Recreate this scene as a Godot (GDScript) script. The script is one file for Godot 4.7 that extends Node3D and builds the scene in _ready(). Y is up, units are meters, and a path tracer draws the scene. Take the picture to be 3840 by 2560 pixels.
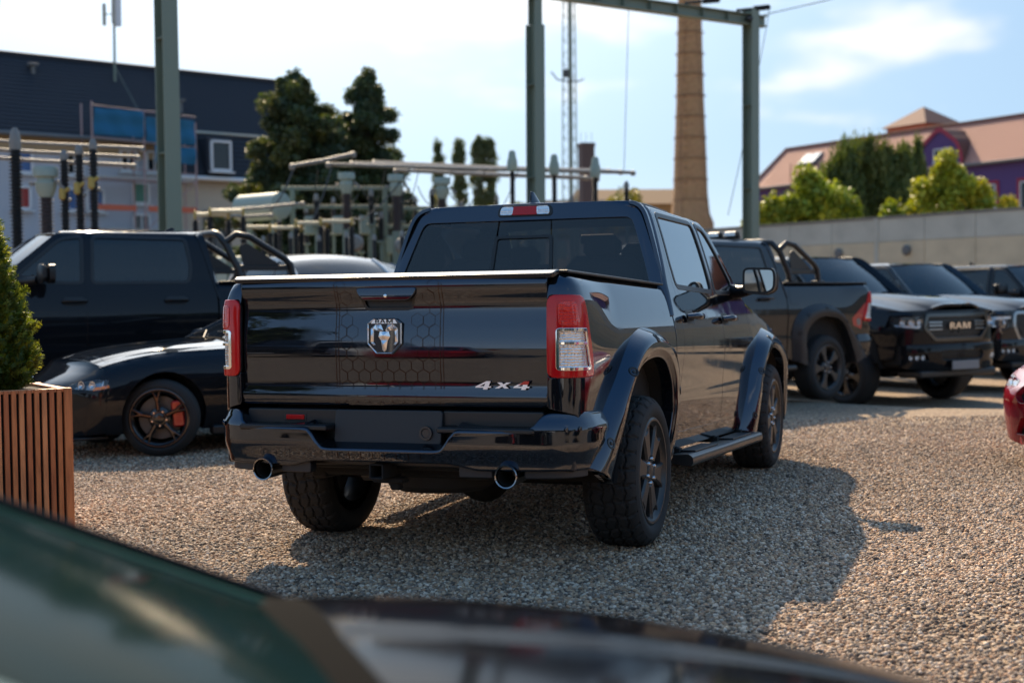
extends Node3D
# A gravel sales lot in low autumn sun: one dark pickup in the middle, other vehicles round it, a substation and old buildings behind.

var M := {}
var rng := RandomNumberGenerator.new()
var used := {}


# ---------------------------------------------------------------- mesh helpers
class Geo:
	var v := PackedVector3Array()
	var n := PackedVector3Array()
	var t := PackedVector2Array()
	var c := PackedColorArray()
	var i := PackedInt32Array()
	var tint := Color(1, 1, 1)

	func vert(p: Vector3, nn: Vector3, uv := Vector2.ZERO) -> int:
		v.append(p)
		n.append(nn)
		t.append(uv)
		c.append(tint)
		return v.size() - 1

	func tri(a: int, b: int, d: int) -> void:
		var f := (v[b] - v[a]).cross(v[d] - v[a])
		if f.dot(n[a] + n[b] + n[d]) > 0.0:
			i.append(a); i.append(d); i.append(b)
		else:
			i.append(a); i.append(b); i.append(d)

	func quad(a: int, b: int, d: int, e: int) -> void:
		tri(a, b, d)
		tri(a, d, e)

	func face(pts: Array, nn: Vector3) -> void:
		var k := []
		for p in pts:
			k.append(vert(p, nn))
		for j in range(1, k.size() - 1):
			tri(k[0], k[j], k[j + 1])

	func flat(pts: Array, outward: Vector3) -> void:
		var nn: Vector3 = (pts[1] - pts[0]).cross(pts[2] - pts[0]).normalized()
		if nn.dot(outward) < 0.0:
			nn = -nn
		face(pts, nn)

	func done() -> ArrayMesh:
		var m := ArrayMesh.new()
		if i.size() == 0:
			return m
		var a := []
		a.resize(Mesh.ARRAY_MAX)
		a[Mesh.ARRAY_VERTEX] = v
		a[Mesh.ARRAY_NORMAL] = n
		a[Mesh.ARRAY_TEX_UV] = t
		a[Mesh.ARRAY_COLOR] = c
		a[Mesh.ARRAY_INDEX] = i
		m.add_surface_from_arrays(Mesh.PRIMITIVE_TRIANGLES, a)
		return m


func numbered(called: String) -> String:
	var k: int = used.get(called, 0)
	used[called] = k + 1
	return called if k == 0 else "%s_%03d" % [called, k]


func thing(called: String, label: String, category: String, at := Vector3.ZERO, turn := 0.0, group := "") -> Node3D:
	var o := Node3D.new()
	o.name = numbered(called)
	add_child(o)
	o.position = at
	o.rotation.y = turn
	tag(o, label, category, group)
	return o


func tag(o: Node3D, label: String, category: String, group := "") -> Node3D:
	o.set_meta("label", label)
	o.set_meta("category", category)
	if group:
		o.set_meta("group", group)
	return o


func obj(called: String, g, m: Material, parent: Node3D = null) -> MeshInstance3D:
	var o := MeshInstance3D.new()
	o.mesh = g.done() if g is Geo else g
	o.material_override = m
	if parent == null:
		o.name = numbered(called)
		add_child(o)
	else:
		o.name = called
		parent.add_child(o, true)
	return o


func struct(called: String, g, m: Material) -> MeshInstance3D:
	var o := obj(called, g, m)
	o.set_meta("kind", "structure")
	return o


func dup(src: Node3D, at: Vector3, turn: float, label := "", called := "") -> Node3D:
	var r: Node3D = src.duplicate()
	r.name = numbered(called if called else str(src.get_meta("base")))
	add_child(r)
	r.position = at
	r.rotation.y = turn
	if label:
		r.set_meta("label", label)
	return r


func lin(r: float, g: float, b: float, a := 1.0) -> Color:
	var k := Color(r, g, b).linear_to_srgb()
	k.a = a
	return k


func mat(r: float, g: float, b: float, rough := 0.6, metal := 0.0, coat := 0.0) -> StandardMaterial3D:
	var m := StandardMaterial3D.new()
	m.albedo_color = lin(r, g, b)
	m.roughness = rough
	m.metallic = metal
	if coat > 0.0:
		m.clearcoat_enabled = true
		m.clearcoat = coat
		m.clearcoat_roughness = 0.02
	return m


func noise(seed_: int, freq: float, oct := 4, kind := FastNoiseLite.TYPE_SIMPLEX_SMOOTH) -> FastNoiseLite:
	var f := FastNoiseLite.new()
	f.seed = seed_
	f.frequency = freq
	f.noise_type = kind
	f.fractal_octaves = oct
	if oct <= 1:
		f.fractal_type = FastNoiseLite.FRACTAL_NONE
	return f


func noise_tex(f: FastNoiseLite, size: int, stops: Array, bump := false) -> NoiseTexture2D:
	var x := NoiseTexture2D.new()
	x.noise = f
	x.width = size
	x.height = size
	x.seamless = true
	x.generate_mipmaps = false
	if stops:
		var gr := Gradient.new()
		var offs := PackedFloat32Array()
		var cols := PackedColorArray()
		for s in stops:
			offs.append(s[0])
			cols.append(lin(s[1], s[2], s[3]) if s.size() > 3 else Color(s[1], s[1], s[1]))
		gr.offsets = offs
		gr.colors = cols
		x.color_ramp = gr
	if bump:
		x.as_normal_map = true
	return x


func tri_tex(m: StandardMaterial3D, tex: Texture2D, scale: float, world := true) -> StandardMaterial3D:
	m.albedo_texture = tex
	m.albedo_color = Color.WHITE
	m.uv1_triplanar = true
	m.uv1_world_triplanar = world
	m.uv1_scale = Vector3.ONE * scale
	return m


# piecewise smooth curve through keys [x0,y0,x1,y1,...] (Hermite, slopes limited)
func keys(a: Array) -> PackedVector2Array:
	var p := PackedVector2Array()
	for k in range(0, a.size(), 2):
		p.append(Vector2(a[k], a[k + 1]))
	return p


func cv(p: PackedVector2Array, x: float) -> float:
	var m := p.size()
	if x <= p[0].x:
		return p[0].y
	if x >= p[m - 1].x:
		return p[m - 1].y
	var k := 0
	while x > p[k + 1].x:
		k += 1
	var h := p[k + 1].x - p[k].x
	var d := (p[k + 1].y - p[k].y) / h
	var d0 := d if k == 0 else (p[k + 1].y - p[k - 1].y) / (p[k + 1].x - p[k - 1].x)
	var d1 := d if k + 2 >= m else (p[k + 2].y - p[k].y) / (p[k + 2].x - p[k].x)
	var u := (x - p[k].x) / h
	var u2 := u * u
	var u3 := u2 * u
	return (2 * u3 - 3 * u2 + 1) * p[k].y + (u3 - 2 * u2 + u) * h * d0 + (3 * u2 - 2 * u3) * p[k + 1].y + (u3 - u2) * h * d1


# a plan curve tabulated by its length: returns {p, len}
func plan(a: Array, steps := 12) -> Dictionary:
	var src := keys(a)
	var pts := PackedVector2Array()
	for k in src.size() - 1:
		var p0: Vector2 = src[maxi(k - 1, 0)]
		var p3: Vector2 = src[mini(k + 2, src.size() - 1)]
		for j in steps:
			pts.append(src[k].cubic_interpolate(src[k + 1], p0, p3, float(j) / steps))
	pts.append(src[src.size() - 1])
	var L := PackedFloat32Array([0.0])
	for k in range(1, pts.size()):
		L.append(L[k - 1] + pts[k].distance_to(pts[k - 1]))
	return {"p": pts, "l": L, "len": L[L.size() - 1]}


func plan_at(d: Dictionary, u: float) -> Vector2:
	var L: PackedFloat32Array = d.l
	var P: PackedVector2Array = d.p
	var k := clampi(L.bsearch(u) - 1, 0, L.size() - 2)
	return P[k].lerp(P[k + 1], (u - L[k]) / (L[k + 1] - L[k]))


func plan_out(d: Dictionary, u: float) -> Vector2:
	var e := 0.012
	var w := plan_at(d, u + e) - plan_at(d, u - e)
	return Vector2(w.y, -w.x).normalized()


func pl(a: Array, r := 0.0, seg := 4) -> PackedVector2Array:
	var p := keys(a)
	return rnd(p, r, seg) if r > 0.0 else p


func rnd(p: PackedVector2Array, r: float, seg := 4) -> PackedVector2Array:
	var o := PackedVector2Array()
	var m := p.size()
	for k in m:
		var a := p[(k + m - 1) % m]
		var b := p[k]
		var d := p[(k + 1) % m]
		var ra := minf(r, a.distance_to(b) * 0.48)
		var rb := minf(r, d.distance_to(b) * 0.48)
		var s := b + (a - b).normalized() * ra
		var e := b + (d - b).normalized() * rb
		for j in seg + 1:
			var u := float(j) / seg
			o.append(s.lerp(b, u).lerp(b.lerp(e, u), u))
	return o


func grow(p: PackedVector2Array, by: float) -> PackedVector2Array:
	var q := Geometry2D.offset_polygon(p, by, Geometry2D.JOIN_MITER)
	return q[0] if q.size() else p


func rect(x0: float, y0: float, x1: float, y1: float, r := 0.0) -> PackedVector2Array:
	return pl([x0, y0, x1, y0, x1, y1, x0, y1], r)


func spline(a: Array, steps := 6) -> PackedVector2Array:
	return plan(a, steps).p


func mir(p: PackedVector2Array) -> PackedVector2Array:
	var q := PackedVector2Array()
	for k in range(p.size() - 1, -1, -1):
		q.append(Vector2(-p[k].x, p[k].y))
	return q


func normal_of(f: Callable, u: float, w: float, sg: float) -> Vector3:
	var e := 0.0015
	var a: Vector3 = f.call(u + e, w) - f.call(u - e, w)
	var b: Vector3 = f.call(u, w + e) - f.call(u, w - e)
	return a.cross(b).normalized() * sg


# A sheet over a polygon of the (u, w) plane, bent by f; its rims are rounded and turned inwards.
func panel(g: Geo, poly: PackedVector2Array, f: Callable, hint: Vector3, cell := 0.05, r := 0.004, depth := 0.02, holes := []) -> Geo:
	var lo := poly[0]
	var hi := poly[0]
	for p in poly:
		lo = lo.min(p)
		hi = hi.max(p)
	var nx := maxi(1, ceili((hi.x - lo.x) / cell))
	var ny := maxi(1, ceili((hi.y - lo.y) / cell))
	var dx := (hi.x - lo.x) / nx
	var dy := (hi.y - lo.y) / ny
	var loops := [poly]
	loops.append_array(holes)
	var touched := {}
	var rims := []
	for q: PackedVector2Array in loops:
		var s := PackedVector2Array()
		for k in q.size():
			var a := q[k]
			var b := q[(k + 1) % q.size()]
			if a.distance_to(b) < 1e-5:
				continue
			var m := maxi(1, ceili(a.distance_to(b) / (minf(dx, dy) * 0.5)))
			for j in m:
				s.append(a.lerp(b, float(j) / m))
		rims.append(s)
		for p in s:
			var ci := int((p.x - lo.x) / dx)
			var cj := int((p.y - lo.y) / dy)
			for oi in range(-1, 2):
				for oj in range(-1, 2):
					touched[Vector2i(ci + oi, cj + oj)] = true
	var mid := (poly[0] + poly[poly.size() / 3] + poly[poly.size() * 2 / 3]) / 3.0
	var sg := 1.0
	if normal_of(f, mid.x, mid.y, 1.0).dot(hint) < 0.0:
		sg = -1.0
	var seen := {}
	var put := func(p: Vector2) -> int:
		var key := Vector2i(roundi(p.x * 20000.0), roundi(p.y * 20000.0))
		if not seen.has(key):
			seen[key] = g.vert(f.call(p.x, p.y), normal_of(f, p.x, p.y, sg), p)
		return seen[key]
	for ci in nx:
		for cj in ny:
			var a := lo + Vector2(ci * dx, cj * dy)
			var b := a + Vector2(dx, dy)
			if not touched.has(Vector2i(ci, cj)):
				var c := (a + b) * 0.5
				if not Geometry2D.is_point_in_polygon(c, poly):
					continue
				var out := false
				for h in holes:
					out = out or Geometry2D.is_point_in_polygon(c, h)
				if out:
					continue
				g.quad(put.call(a), put.call(Vector2(b.x, a.y)), put.call(b), put.call(Vector2(a.x, b.y)))
			else:
				var sq := PackedVector2Array([a, Vector2(b.x, a.y), b, Vector2(a.x, b.y)])
				var bits := Geometry2D.intersect_polygons(sq, poly)
				for h in holes:
					var left: Array[PackedVector2Array] = []
					for q in bits:
						for w in Geometry2D.clip_polygons(q, h):
							left.append(w)
					bits = left
				for q: PackedVector2Array in bits:
					var ix := Geometry2D.triangulate_polygon(q)
					for k in range(0, ix.size(), 3):
						g.tri(put.call(q[ix[k]]), put.call(q[ix[k + 1]]), put.call(q[ix[k + 2]]))
	if depth <= 0.0:
		return g
	for li in rims.size():
		var s: PackedVector2Array = rims[li]
		var m := s.size()
		var turn := 1.0 if Geometry2D.is_polygon_clockwise(s) else -1.0
		if li > 0:
			turn = -turn
		var prev := []
		var first := []
		for k in m + 1:
			var ring := []
			if k == m:
				ring = first
			else:
				var p := s[k]
				var d2 := (s[(k + 1) % m] - s[(k + m - 1) % m]).normalized()
				var o2 := Vector2(-d2.y, d2.x) * turn
				var P: Vector3 = f.call(p.x, p.y)
				var N := normal_of(f, p.x, p.y, sg)
				var e := 0.002
				var o3: Vector3 = f.call(p.x + o2.x * e, p.y + o2.y * e) - P
				var t3: Vector3 = f.call(p.x + d2.x * e, p.y + d2.y * e) - f.call(p.x - d2.x * e, p.y - d2.y * e)
				t3 = t3.normalized()
				o3 = (o3 - t3 * o3.dot(t3) - N * o3.dot(N)).normalized()
				ring.append(g.vert(P, N))
				var q := P
				if r > 0.0:
					for a in [0.5, 1.0]:
						var an: float = a * PI / 2
						q = P + o3 * r * sin(an) - N * r * (1.0 - cos(an))
						ring.append(g.vert(q, N * cos(an) + o3 * sin(an)))
				else:
					ring.append(g.vert(P, o3))
				ring.append(g.vert(q - N * depth, o3))
				if k == 0:
					first = ring
			if k > 0:
				for j in ring.size() - 1:
					if r <= 0.0 and j == 0:
						continue
					g.quad(prev[j], ring[j], ring[j + 1], prev[j + 1])
			prev = ring
	return g


# a box with softened edges
func box(g: Geo, c: Vector3, s: Vector3, bev := 0.0, b := Basis()) -> Geo:
	var h := s * 0.5
	bev = minf(bev, minf(h.x, minf(h.y, h.z)) * 0.9)
	var ids := {}
	for sx in [-1, 1]:
		for sy in [-1, 1]:
			for sz in [-1, 1]:
				var sgn := Vector3(sx, sy, sz)
				for ax in 3:
					var p := h - Vector3.ONE * bev
					p[ax] = h[ax]
					var nn := Vector3.ZERO
					nn[ax] = sgn[ax]
					ids[[sx, sy, sz, ax]] = g.vert(c + b * (p * sgn), b * nn, Vector2(p[(ax + 1) % 3] * sgn[(ax + 1) % 3], p[(ax + 2) % 3] * sgn[(ax + 2) % 3]))
	for ax in 3:
		var u := (ax + 1) % 3
		var w := (ax + 2) % 3
		for sg in [-1, 1]:
			var q := []
			for k in [[-1, -1], [1, -1], [1, 1], [-1, 1]]:
				var s3 := [0, 0, 0]
				s3[ax] = sg
				s3[u] = k[0]
				s3[w] = k[1]
				q.append(ids[[s3[0], s3[1], s3[2], ax]])
			g.quad(q[0], q[1], q[2], q[3])
		if bev > 0.0:
			for a in [-1, 1]:
				for d in [-1, 1]:
					var q := []
					for e in [[-1, u], [1, u], [1, w], [-1, w]]:
						var s3 := [0, 0, 0]
						s3[ax] = e[0]
						s3[u] = a
						s3[w] = d
						q.append(ids[[s3[0], s3[1], s3[2], e[1]]])
					g.quad(q[0], q[1], q[2], q[3])
	if bev > 0.0:
		for sx in [-1, 1]:
			for sy in [-1, 1]:
				for sz in [-1, 1]:
					g.tri(ids[[sx, sy, sz, 0]], ids[[sx, sy, sz, 1]], ids[[sx, sy, sz, 2]])
	return g


func tube(g: Geo, pts: Array, r, sides := 10, caps := true) -> Geo:
	var n := pts.size()
	var up := Vector3.UP
	var rings := []
	var tang := []
	for k in n:
		var d: Vector3 = (pts[mini(k + 1, n - 1)] - pts[maxi(k - 1, 0)]).normalized()
		tang.append(d)
		if k == 0:
			up = d.cross(Vector3(0.31, 0.9, 0.22)).normalized() if absf(d.y) < 0.9 else d.cross(Vector3.RIGHT).normalized()
		up = (up - d * up.dot(d)).normalized()
		var side := d.cross(up)
		var rr: float = r[k] if r is Array else r
		var ring := []
		for j in sides:
			var a := TAU * j / sides
			var o := up * cos(a) + side * sin(a)
			ring.append(g.vert(pts[k] + o * rr, o, Vector2(float(j) / sides, k)))
		rings.append(ring)
	for k in n - 1:
		for j in sides:
			var q := (j + 1) % sides
			g.quad(rings[k][j], rings[k][q], rings[k + 1][q], rings[k + 1][j])
	if caps:
		for e in [0, n - 1]:
			var d: Vector3 = -tang[0] if e == 0 else tang[n - 1]
			var q := []
			for j in sides:
				q.append(g.v[rings[e][j]])
			g.face(q, d)
	return g


# turned shape: profile of (radius, height) along the local y axis of tr
func lathe(g: Geo, tr: Transform3D, prof: Array, seg := 24) -> Geo:
	var p := keys(prof)
	var m := p.size()
	for k in m - 1:
		var d := (p[k + 1] - p[k])
		if d.length() < 1e-6:
			continue
		var nn := Vector2(d.y, -d.x).normalized()
		var na := nn
		var nb := nn
		if k > 0:
			var e := (p[k] - p[k - 1]).normalized()
			var en := Vector2(e.y, -e.x)
			if en.dot(nn) > 0.75:
				na = (en + nn).normalized()
		if k + 2 < m:
			var e := (p[k + 2] - p[k + 1]).normalized()
			var en := Vector2(e.y, -e.x)
			if en.dot(nn) > 0.75:
				nb = (en + nn).normalized()
		var A := []
		var B := []
		for j in seg:
			var a := TAU * j / seg
			var o := Vector3(cos(a), 0, sin(a))
			A.append(g.vert(tr * (o * p[k].x + Vector3.UP * p[k].y), (tr.basis * (o * na.x + Vector3.UP * na.y)).normalized()))
			B.append(g.vert(tr * (o * p[k + 1].x + Vector3.UP * p[k + 1].y), (tr.basis * (o * nb.x + Vector3.UP * nb.y)).normalized()))
		for j in seg:
			var q := (j + 1) % seg
			if p[k].x > 1e-5:
				g.tri(A[j], A[q], B[q])
			if p[k + 1].x > 1e-5:
				g.tri(A[j], B[q], B[j])
	return g


# a flat plate: polygon in local xy, thickness along local z from 0 to depth, front rim softened
func prism(g: Geo, tr: Transform3D, poly: PackedVector2Array, depth: float, bev := 0.0) -> Geo:
	var top := poly
	if bev > 0.0:
		top = grow(poly, -bev)
	var zn := tr.basis.z.normalized()
	for side in 2:
		var q := top if side == 0 else poly
		var z := depth if side == 0 else 0.0
		var ix := Geometry2D.triangulate_polygon(q)
		var ids := []
		for p in q:
			ids.append(g.vert(tr * Vector3(p.x, p.y, z), zn if side == 0 else -zn, p))
		for k in range(0, ix.size(), 3):
			g.tri(ids[ix[k]], ids[ix[k + 1]], ids[ix[k + 2]])
	var cw := 1.0 if Geometry2D.is_polygon_clockwise(poly) else -1.0
	var m := poly.size()
	for k in m:
		var a := poly[k]
		var b := poly[(k + 1) % m]
		var d := (b - a).normalized()
		var nn := (tr.basis * Vector3(-d.y * cw, d.x * cw, 0)).normalized()
		var zt := depth - bev
		g.face([tr * Vector3(a.x, a.y, 0), tr * Vector3(b.x, b.y, 0), tr * Vector3(b.x, b.y, zt), tr * Vector3(a.x, a.y, zt)], nn)
		if bev > 0.0 and top.size() == m:
			var ta := top[k]
			var tb := top[(k + 1) % m]
			# the mitred rim keeps the order of corners but may start elsewhere
			if ta.distance_to(a) > bev * 4.0:
				ta = _near(top, a)
				tb = _near(top, b)
			g.face([tr * Vector3(a.x, a.y, zt), tr * Vector3(b.x, b.y, zt), tr * Vector3(tb.x, tb.y, depth), tr * Vector3(ta.x, ta.y, depth)], (nn + zn).normalized())
		elif bev > 0.0:
			var ta := _near(top, a)
			var tb := _near(top, b)
			g.face([tr * Vector3(a.x, a.y, zt), tr * Vector3(b.x, b.y, zt), tr * Vector3(tb.x, tb.y, depth), tr * Vector3(ta.x, ta.y, depth)], (nn + zn).normalized())
	return g


func _near(p: PackedVector2Array, a: Vector2) -> Vector2:
	var best := p[0]
	for q in p:
		if q.distance_squared_to(a) < best.distance_squared_to(a):
			best = q
	return best


func tr_at(o: Vector3, z: Vector3, up := Vector3.UP) -> Transform3D:
	z = z.normalized()
	var x := up.cross(z).normalized()
	return Transform3D(Basis(x, z.cross(x), z), o)


# a frame whose y axis runs along d
func axis_at(o: Vector3, d: Vector3) -> Transform3D:
	d = d.normalized()
	var x := d.cross(Vector3.UP if absf(d.y) < 0.9 else Vector3.RIGHT).normalized()
	return Transform3D(Basis(x, d, x.cross(d)), o)


func text(t: String, size: float, depth: float, wide := 1.0) -> ArrayMesh:
	var f := SystemFont.new()
	f.font_names = PackedStringArray(["Droid Sans"])
	f.font_weight = 700
	var m := TextMesh.new()
	m.text = t
	m.font = f
	m.font_size = 32
	m.pixel_size = size / 23.0
	m.depth = depth
	m.curve_step = 2.0
	var st := SurfaceTool.new()
	st.append_from(m, 0, Transform3D(Basis.from_scale(Vector3(wide, 1, 1)), Vector3.ZERO))
	return st.commit()


func gloss(r: float, g: float, b: float, metal := 0.0) -> StandardMaterial3D:
	var m := mat(r, g, b, .035, metal)
	m.metallic_specular = .58
	return m


func materials() -> void:
	M.paint = gloss(.066, .078, .100, .92)
	M.black_paint = gloss(.016, .018, .022, .5)
	M.grey_paint = gloss(.045, .049, .055, .7)
	for k in ["paint", "black_paint", "grey_paint"]:
		M[k].roughness = 1.0
		M[k].roughness_texture = noise_tex(noise(44, .02, 5), 256, [[0, .02], [.5, .035], [.72, .07], [1, .16]])
		M[k].uv1_triplanar = true
		M[k].uv1_scale = Vector3.ONE * .9
	M.black_paint.metallic_specular = .42
	M.black_chrome = mat(.10, .10, .10, .2, 1.0)
	M.polished = mat(.95, .95, .96, .28, 1.0)
	M.red_paint = gloss(.20, .006, .012)
	M.white_car = gloss(.62, .62, .60)
	M.blue_grey_car = gloss(.10, .13, .17)
	M.fabric_top = mat(.008, .008, .009, .95)
	M.sign_white = mat(.09, .09, .095, .5)
	M.facade = mat(.035, .035, .04, .6)
	M.black = mat(.012, .012, .013, .42)
	M.dark_plastic = mat(.016, .017, .02, .5)
	M.vinyl = mat(.018, .018, .019, .55)
	M.rail = mat(.02, .02, .022, .22)
	M.liner = mat(.010, .010, .010, .9)
	M.soot = mat(.006, .006, .006, .95)
	M.interior = mat(.012, .012, .013, .85)
	M.tyre = mat(.018, .018, .018, .82)
	M.rim = mat(.060, .060, .060, .36, .6)
	M.rim_black = mat(.012, .012, .013, .22, .2, .6)
	M.brake = mat(.10, .10, .10, .5, .8)
	M.bright_bolt = mat(.55, .55, .56, .25, 1.0)
	M.chrome = mat(.80, .81, .83, .07, 1.0)
	M.dark_chrome = mat(.30, .31, .33, .16, 1.0)
	M.mirror = mat(.34, .36, .37, .02, 1.0)
	M.emblem_black = mat(.008, .008, .01, .25, 0, 1.0)
	M.badge_red = mat(.55, .03, .02, .25, 0.3, .8)
	M.red_gloss = mat(.42, .01, .012, .3, 0, .8)
	M.print_line = mat(.050, .036, .034, .16, .8)
	M.step = mat(.055, .056, .058, .30, .6)
	M.bar = mat(.014, .014, .015, .4)
	M.grille = mat(.012, .012, .013, .3)
	M.pipe = mat(.16, .14, .12, .5, .8)
	M.amber = mat(.75, .20, .015, .2, 0, .6)
	M.plate = mat(.22, .22, .23, .4)
	M.lamp_red = mat(.50, .006, .009, .10)
	M.lamp_red_deep = mat(.62, .012, .010, .08, .3, 1.0)
	M.lamp_clear = mat(.72, .72, .73, .12, .85, 1.0)
	var facet := noise(5, .06, 1, FastNoiseLite.TYPE_CELLULAR)
	facet.cellular_return_type = FastNoiseLite.RETURN_DISTANCE
	facet.cellular_jitter = .35
	for k in ["lamp_red_deep", "lamp_clear"]:
		M[k].normal_enabled = true
		M[k].normal_texture = noise_tex(facet, 256, [], true)
		M[k].normal_scale = .8
		M[k].uv1_triplanar = true
		M[k].uv1_scale = Vector3.ONE * 5.0
	for q in [["tint", .94, .006], ["tint_light", .78, .008], ["tint_back", .60, .006], ["clear", .10, .3], ["green_glass", .30, .06]]:
		var m := mat(q[2], q[2] * 1.15, q[2] * 1.2, .02)
		m.transparency = BaseMaterial3D.TRANSPARENCY_ALPHA
		m.albedo_color.a = q[1]
		m.metallic_specular = .62
		M[q[0]] = m
	M.side_glass = gloss(.20, .23, .255, .95)
	M.side_glass.roughness = .02
	M.near_glass = mat(.005, .016, .015, .10)
	M.near_glass.metallic_specular = .07
	M.edge_glass = mat(.03, .10, .075, .08)
	M.edge_glass.metallic_specular = .45
	M.satin = mat(.003, .003, .004, .10)
	M.satin.metallic_specular = .12
	M.cowl = mat(.006, .006, .006, .95)
	M.cowl.metallic_specular = .1
	M.green_glass.albedo_color = lin(.05, .13, .10, .22)
	M.green_glass.metallic_specular = .16
	M.bark = mat(.07, .05, .035, .9)
	M.leaf = leaf_mat(1, 1, 1)
	M.gantry = mat(.17, .21, .165, .5)
	M.yard_green = mat(.17, .21, .17, .6)
	M.yard_pale = mat(.30, .36, .31, .55)
	M.yard_yellow = mat(.42, .30, .07, .5)
	M.yard_cream = mat(.62, .55, .38, .45)
	M.alu = mat(.22, .21, .195, .55, .2)
	M.porcelain = mat(.010, .010, .011, .6)
	M.porcelain_brown = mat(.06, .035, .03, .3)
	M.cable = mat(.06, .065, .065, .6)
	M.rust = mat(.20, .115, .065, .85)
	M.brick_dark = mat(.10, .07, .065, .9)
	M.ochre = mat(.30, .19, .08, .9)
	M.ochre_roof = mat(.24, .15, .08, .9)
	M.roof_dark = mat(.06, .05, .05, .8)
	M.roof_slate = mat(.022, .026, .036, .75)
	M.roof_pink = mat(.50, .25, .185, .8)
	M.roof_brown = mat(.14, .06, .045, .8)
	M.trim_red = mat(.30, .02, .05, .6)
	M.purple = mat(.085, .045, .16, .8)
	M.wall_terracotta = mat(.34, .11, .06, .85)
	M.wall_blue = mat(.47, .48, .53, .9)
	M.wall_ochre = mat(.46, .33, .20, .9)
	M.wall_cream = mat(.50, .42, .33, .9)
	M.white_paint = mat(.72, .72, .73, .5)
	M.dark_glass = mat(.012, .016, .02, .06)
	M.sky_pane = mat(.06, .07, .08, .05)
	M.shade_blue = mat(.06, .13, .30, .4)
	M.shade_red = mat(.33, .035, .03, .5)
	M.shade_green = mat(.07, .22, .16, .4)
	M.scaf_pink = mat(.42, .28, .27, .6)
	M.scaf_orange = mat(.62, .14, .07, .7)
	M.net_blue = mat(.012, .125, .24, .8)
	M.hill = mat(.10, .095, .05, .95)
	M.soil = mat(.03, .022, .016, .95)
	var st := noise(33, .02, 5)
	for q in [["conc_beige", .60, .50, .35], ["conc_grey", .49, .475, .41], ["conc_dark", .16, .16, .16]]:
		var cm := mat(q[1], q[2], q[3], .9)
		tri_tex(cm, noise_tex(st, 256, [[0, q[1] * .82, q[2] * .82, q[3] * .82], [.5, q[1], q[2], q[3]], [1, q[1] * 1.1, q[2] * 1.1, q[3] * 1.1]]), .25)
		M[q[0]] = cm
	var grain := noise(14, .012, 4)
	for q in [["wood_a", .58, .20, .072], ["wood_b", .68, .27, .11], ["wood_c", .49, .155, .058]]:
		var wm := mat(q[1], q[2], q[3], .55)
		tri_tex(wm, noise_tex(grain, 256, [[0, q[1] * .55, q[2] * .5, q[3] * .5], [.5, q[1], q[2], q[3]], [1, q[1] * 1.25, q[2] * 1.3, q[3] * 1.3]]), 1.0)
		wm.uv1_scale = Vector3(9, .9, 9)
		M[q[0]] = wm


# ---------------------------------------------------------------- pickups
# Truck axes while building: x to the right, y up, z FORWARD from the rear axle; V() turns that into a Node3D whose front is -z.
func V(x: float, y: float, z: float) -> Vector3:
	return Vector3(x, y, -z)


var CAB := keys([.42, .915, .50, .938, .58, .950, .70, .960, .78, .966, .85, .966, 1.0, .977, 1.10, .984, 1.18, .980, 1.26, .967, 1.34, .949, 1.40, .933, 1.44, .922, 1.485, .908, 1.60, .880, 1.75, .838, 1.88, .796, 1.94, .770, 1.975, .742, 1.995, .71, 2.01, .66])
var BED := keys([.42, .915, .50, .938, .58, .950, .70, .960, .78, .966, .85, .966, 1.0, .977, 1.10, .984, 1.18, .979, 1.26, .964, 1.34, .943, 1.40, .924, 1.44, .908, 1.466, .893, 1.478, .880, 1.483, .868])
var BED_END := keys([.42, .915, .50, .938, .60, .953, .80, .965, 1.0, .970, 1.2, .973, 1.34, .969, 1.40, .956, 1.44, .936, 1.466, .910, 1.478, .892, 1.483, .872])
var GATE := keys([.835, -.012, .86, 0.0, .885, .004, .897, .004, .906, -.012, .93, -.017, 1.0, -.013, 1.1, -.006, 1.2, -.008, 1.30, -.016, 1.345, -.012, 1.385, .006, 1.42, .015, 1.447, .012, 1.466, -.002, 1.476, -.02, 1.48, -.04])
var FENDER := keys([2.7, 1.475, 3.0, 1.462, 3.4, 1.415, 3.8, 1.35, 4.2, 1.29, 4.5, 1.235, 4.7, 1.19])


func fender_x(z: float, y: float) -> float:
	var lift := 1.475 - cv(FENDER, z)
	var yy := y + lift * smoothstep(0.8, 1.25, y + lift * 0.5)
	var x := cv(BED, yy)
	var f := maxf(0.0, z - 3.9)
	return x - 0.05 * f * f - 0.30 * pow(maxf(0.0, z - 4.45), 2.0) * 8.0 * 0.6


func arch_inner_rear() -> PackedVector2Array:
	return spline([-.66, .44, -.60, .60, -.532, .73, -.395, .925, -.235, 1.03, .02, 1.066, .228, 1.04, .379, .95, .452, .85, .463, .74, .42, .60, .36, .44], 4)


func arch_outer_rear() -> PackedVector2Array:
	return spline([-.985, .555, -.84, .68, -.69, .81, -.50, .955, -.335, 1.115, -.13, 1.205, .09, 1.226, .35, 1.195, .53, 1.125, .625, 1.03, .665, .90, .665, .74, .64, .52], 4)


func arch_inner_front() -> PackedVector2Array:
	return spline([3.13, .44, 3.14, .62, 3.18, .80, 3.27, .965, 3.44, 1.072, 3.65, 1.10, 3.90, 1.05, 4.08, .92, 4.16, .76, 4.19, .60, 4.20, .5], 4)


func arch_outer_front() -> PackedVector2Array:
	return spline([2.79, .50, 2.86, .61, 2.95, .74, 3.04, .89, 3.15, 1.05, 3.35, 1.185, 3.70, 1.25, 4.0, 1.20, 4.19, 1.10, 4.31, .94, 4.36, .76, 4.38, .60], 4)


func under(p: PackedVector2Array, y := 0.30) -> PackedVector2Array:
	var q := p.duplicate()
	q.append(Vector2(p[p.size() - 1].x, y))
	q.append(Vector2(p[0].x, y))
	return q


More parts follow.
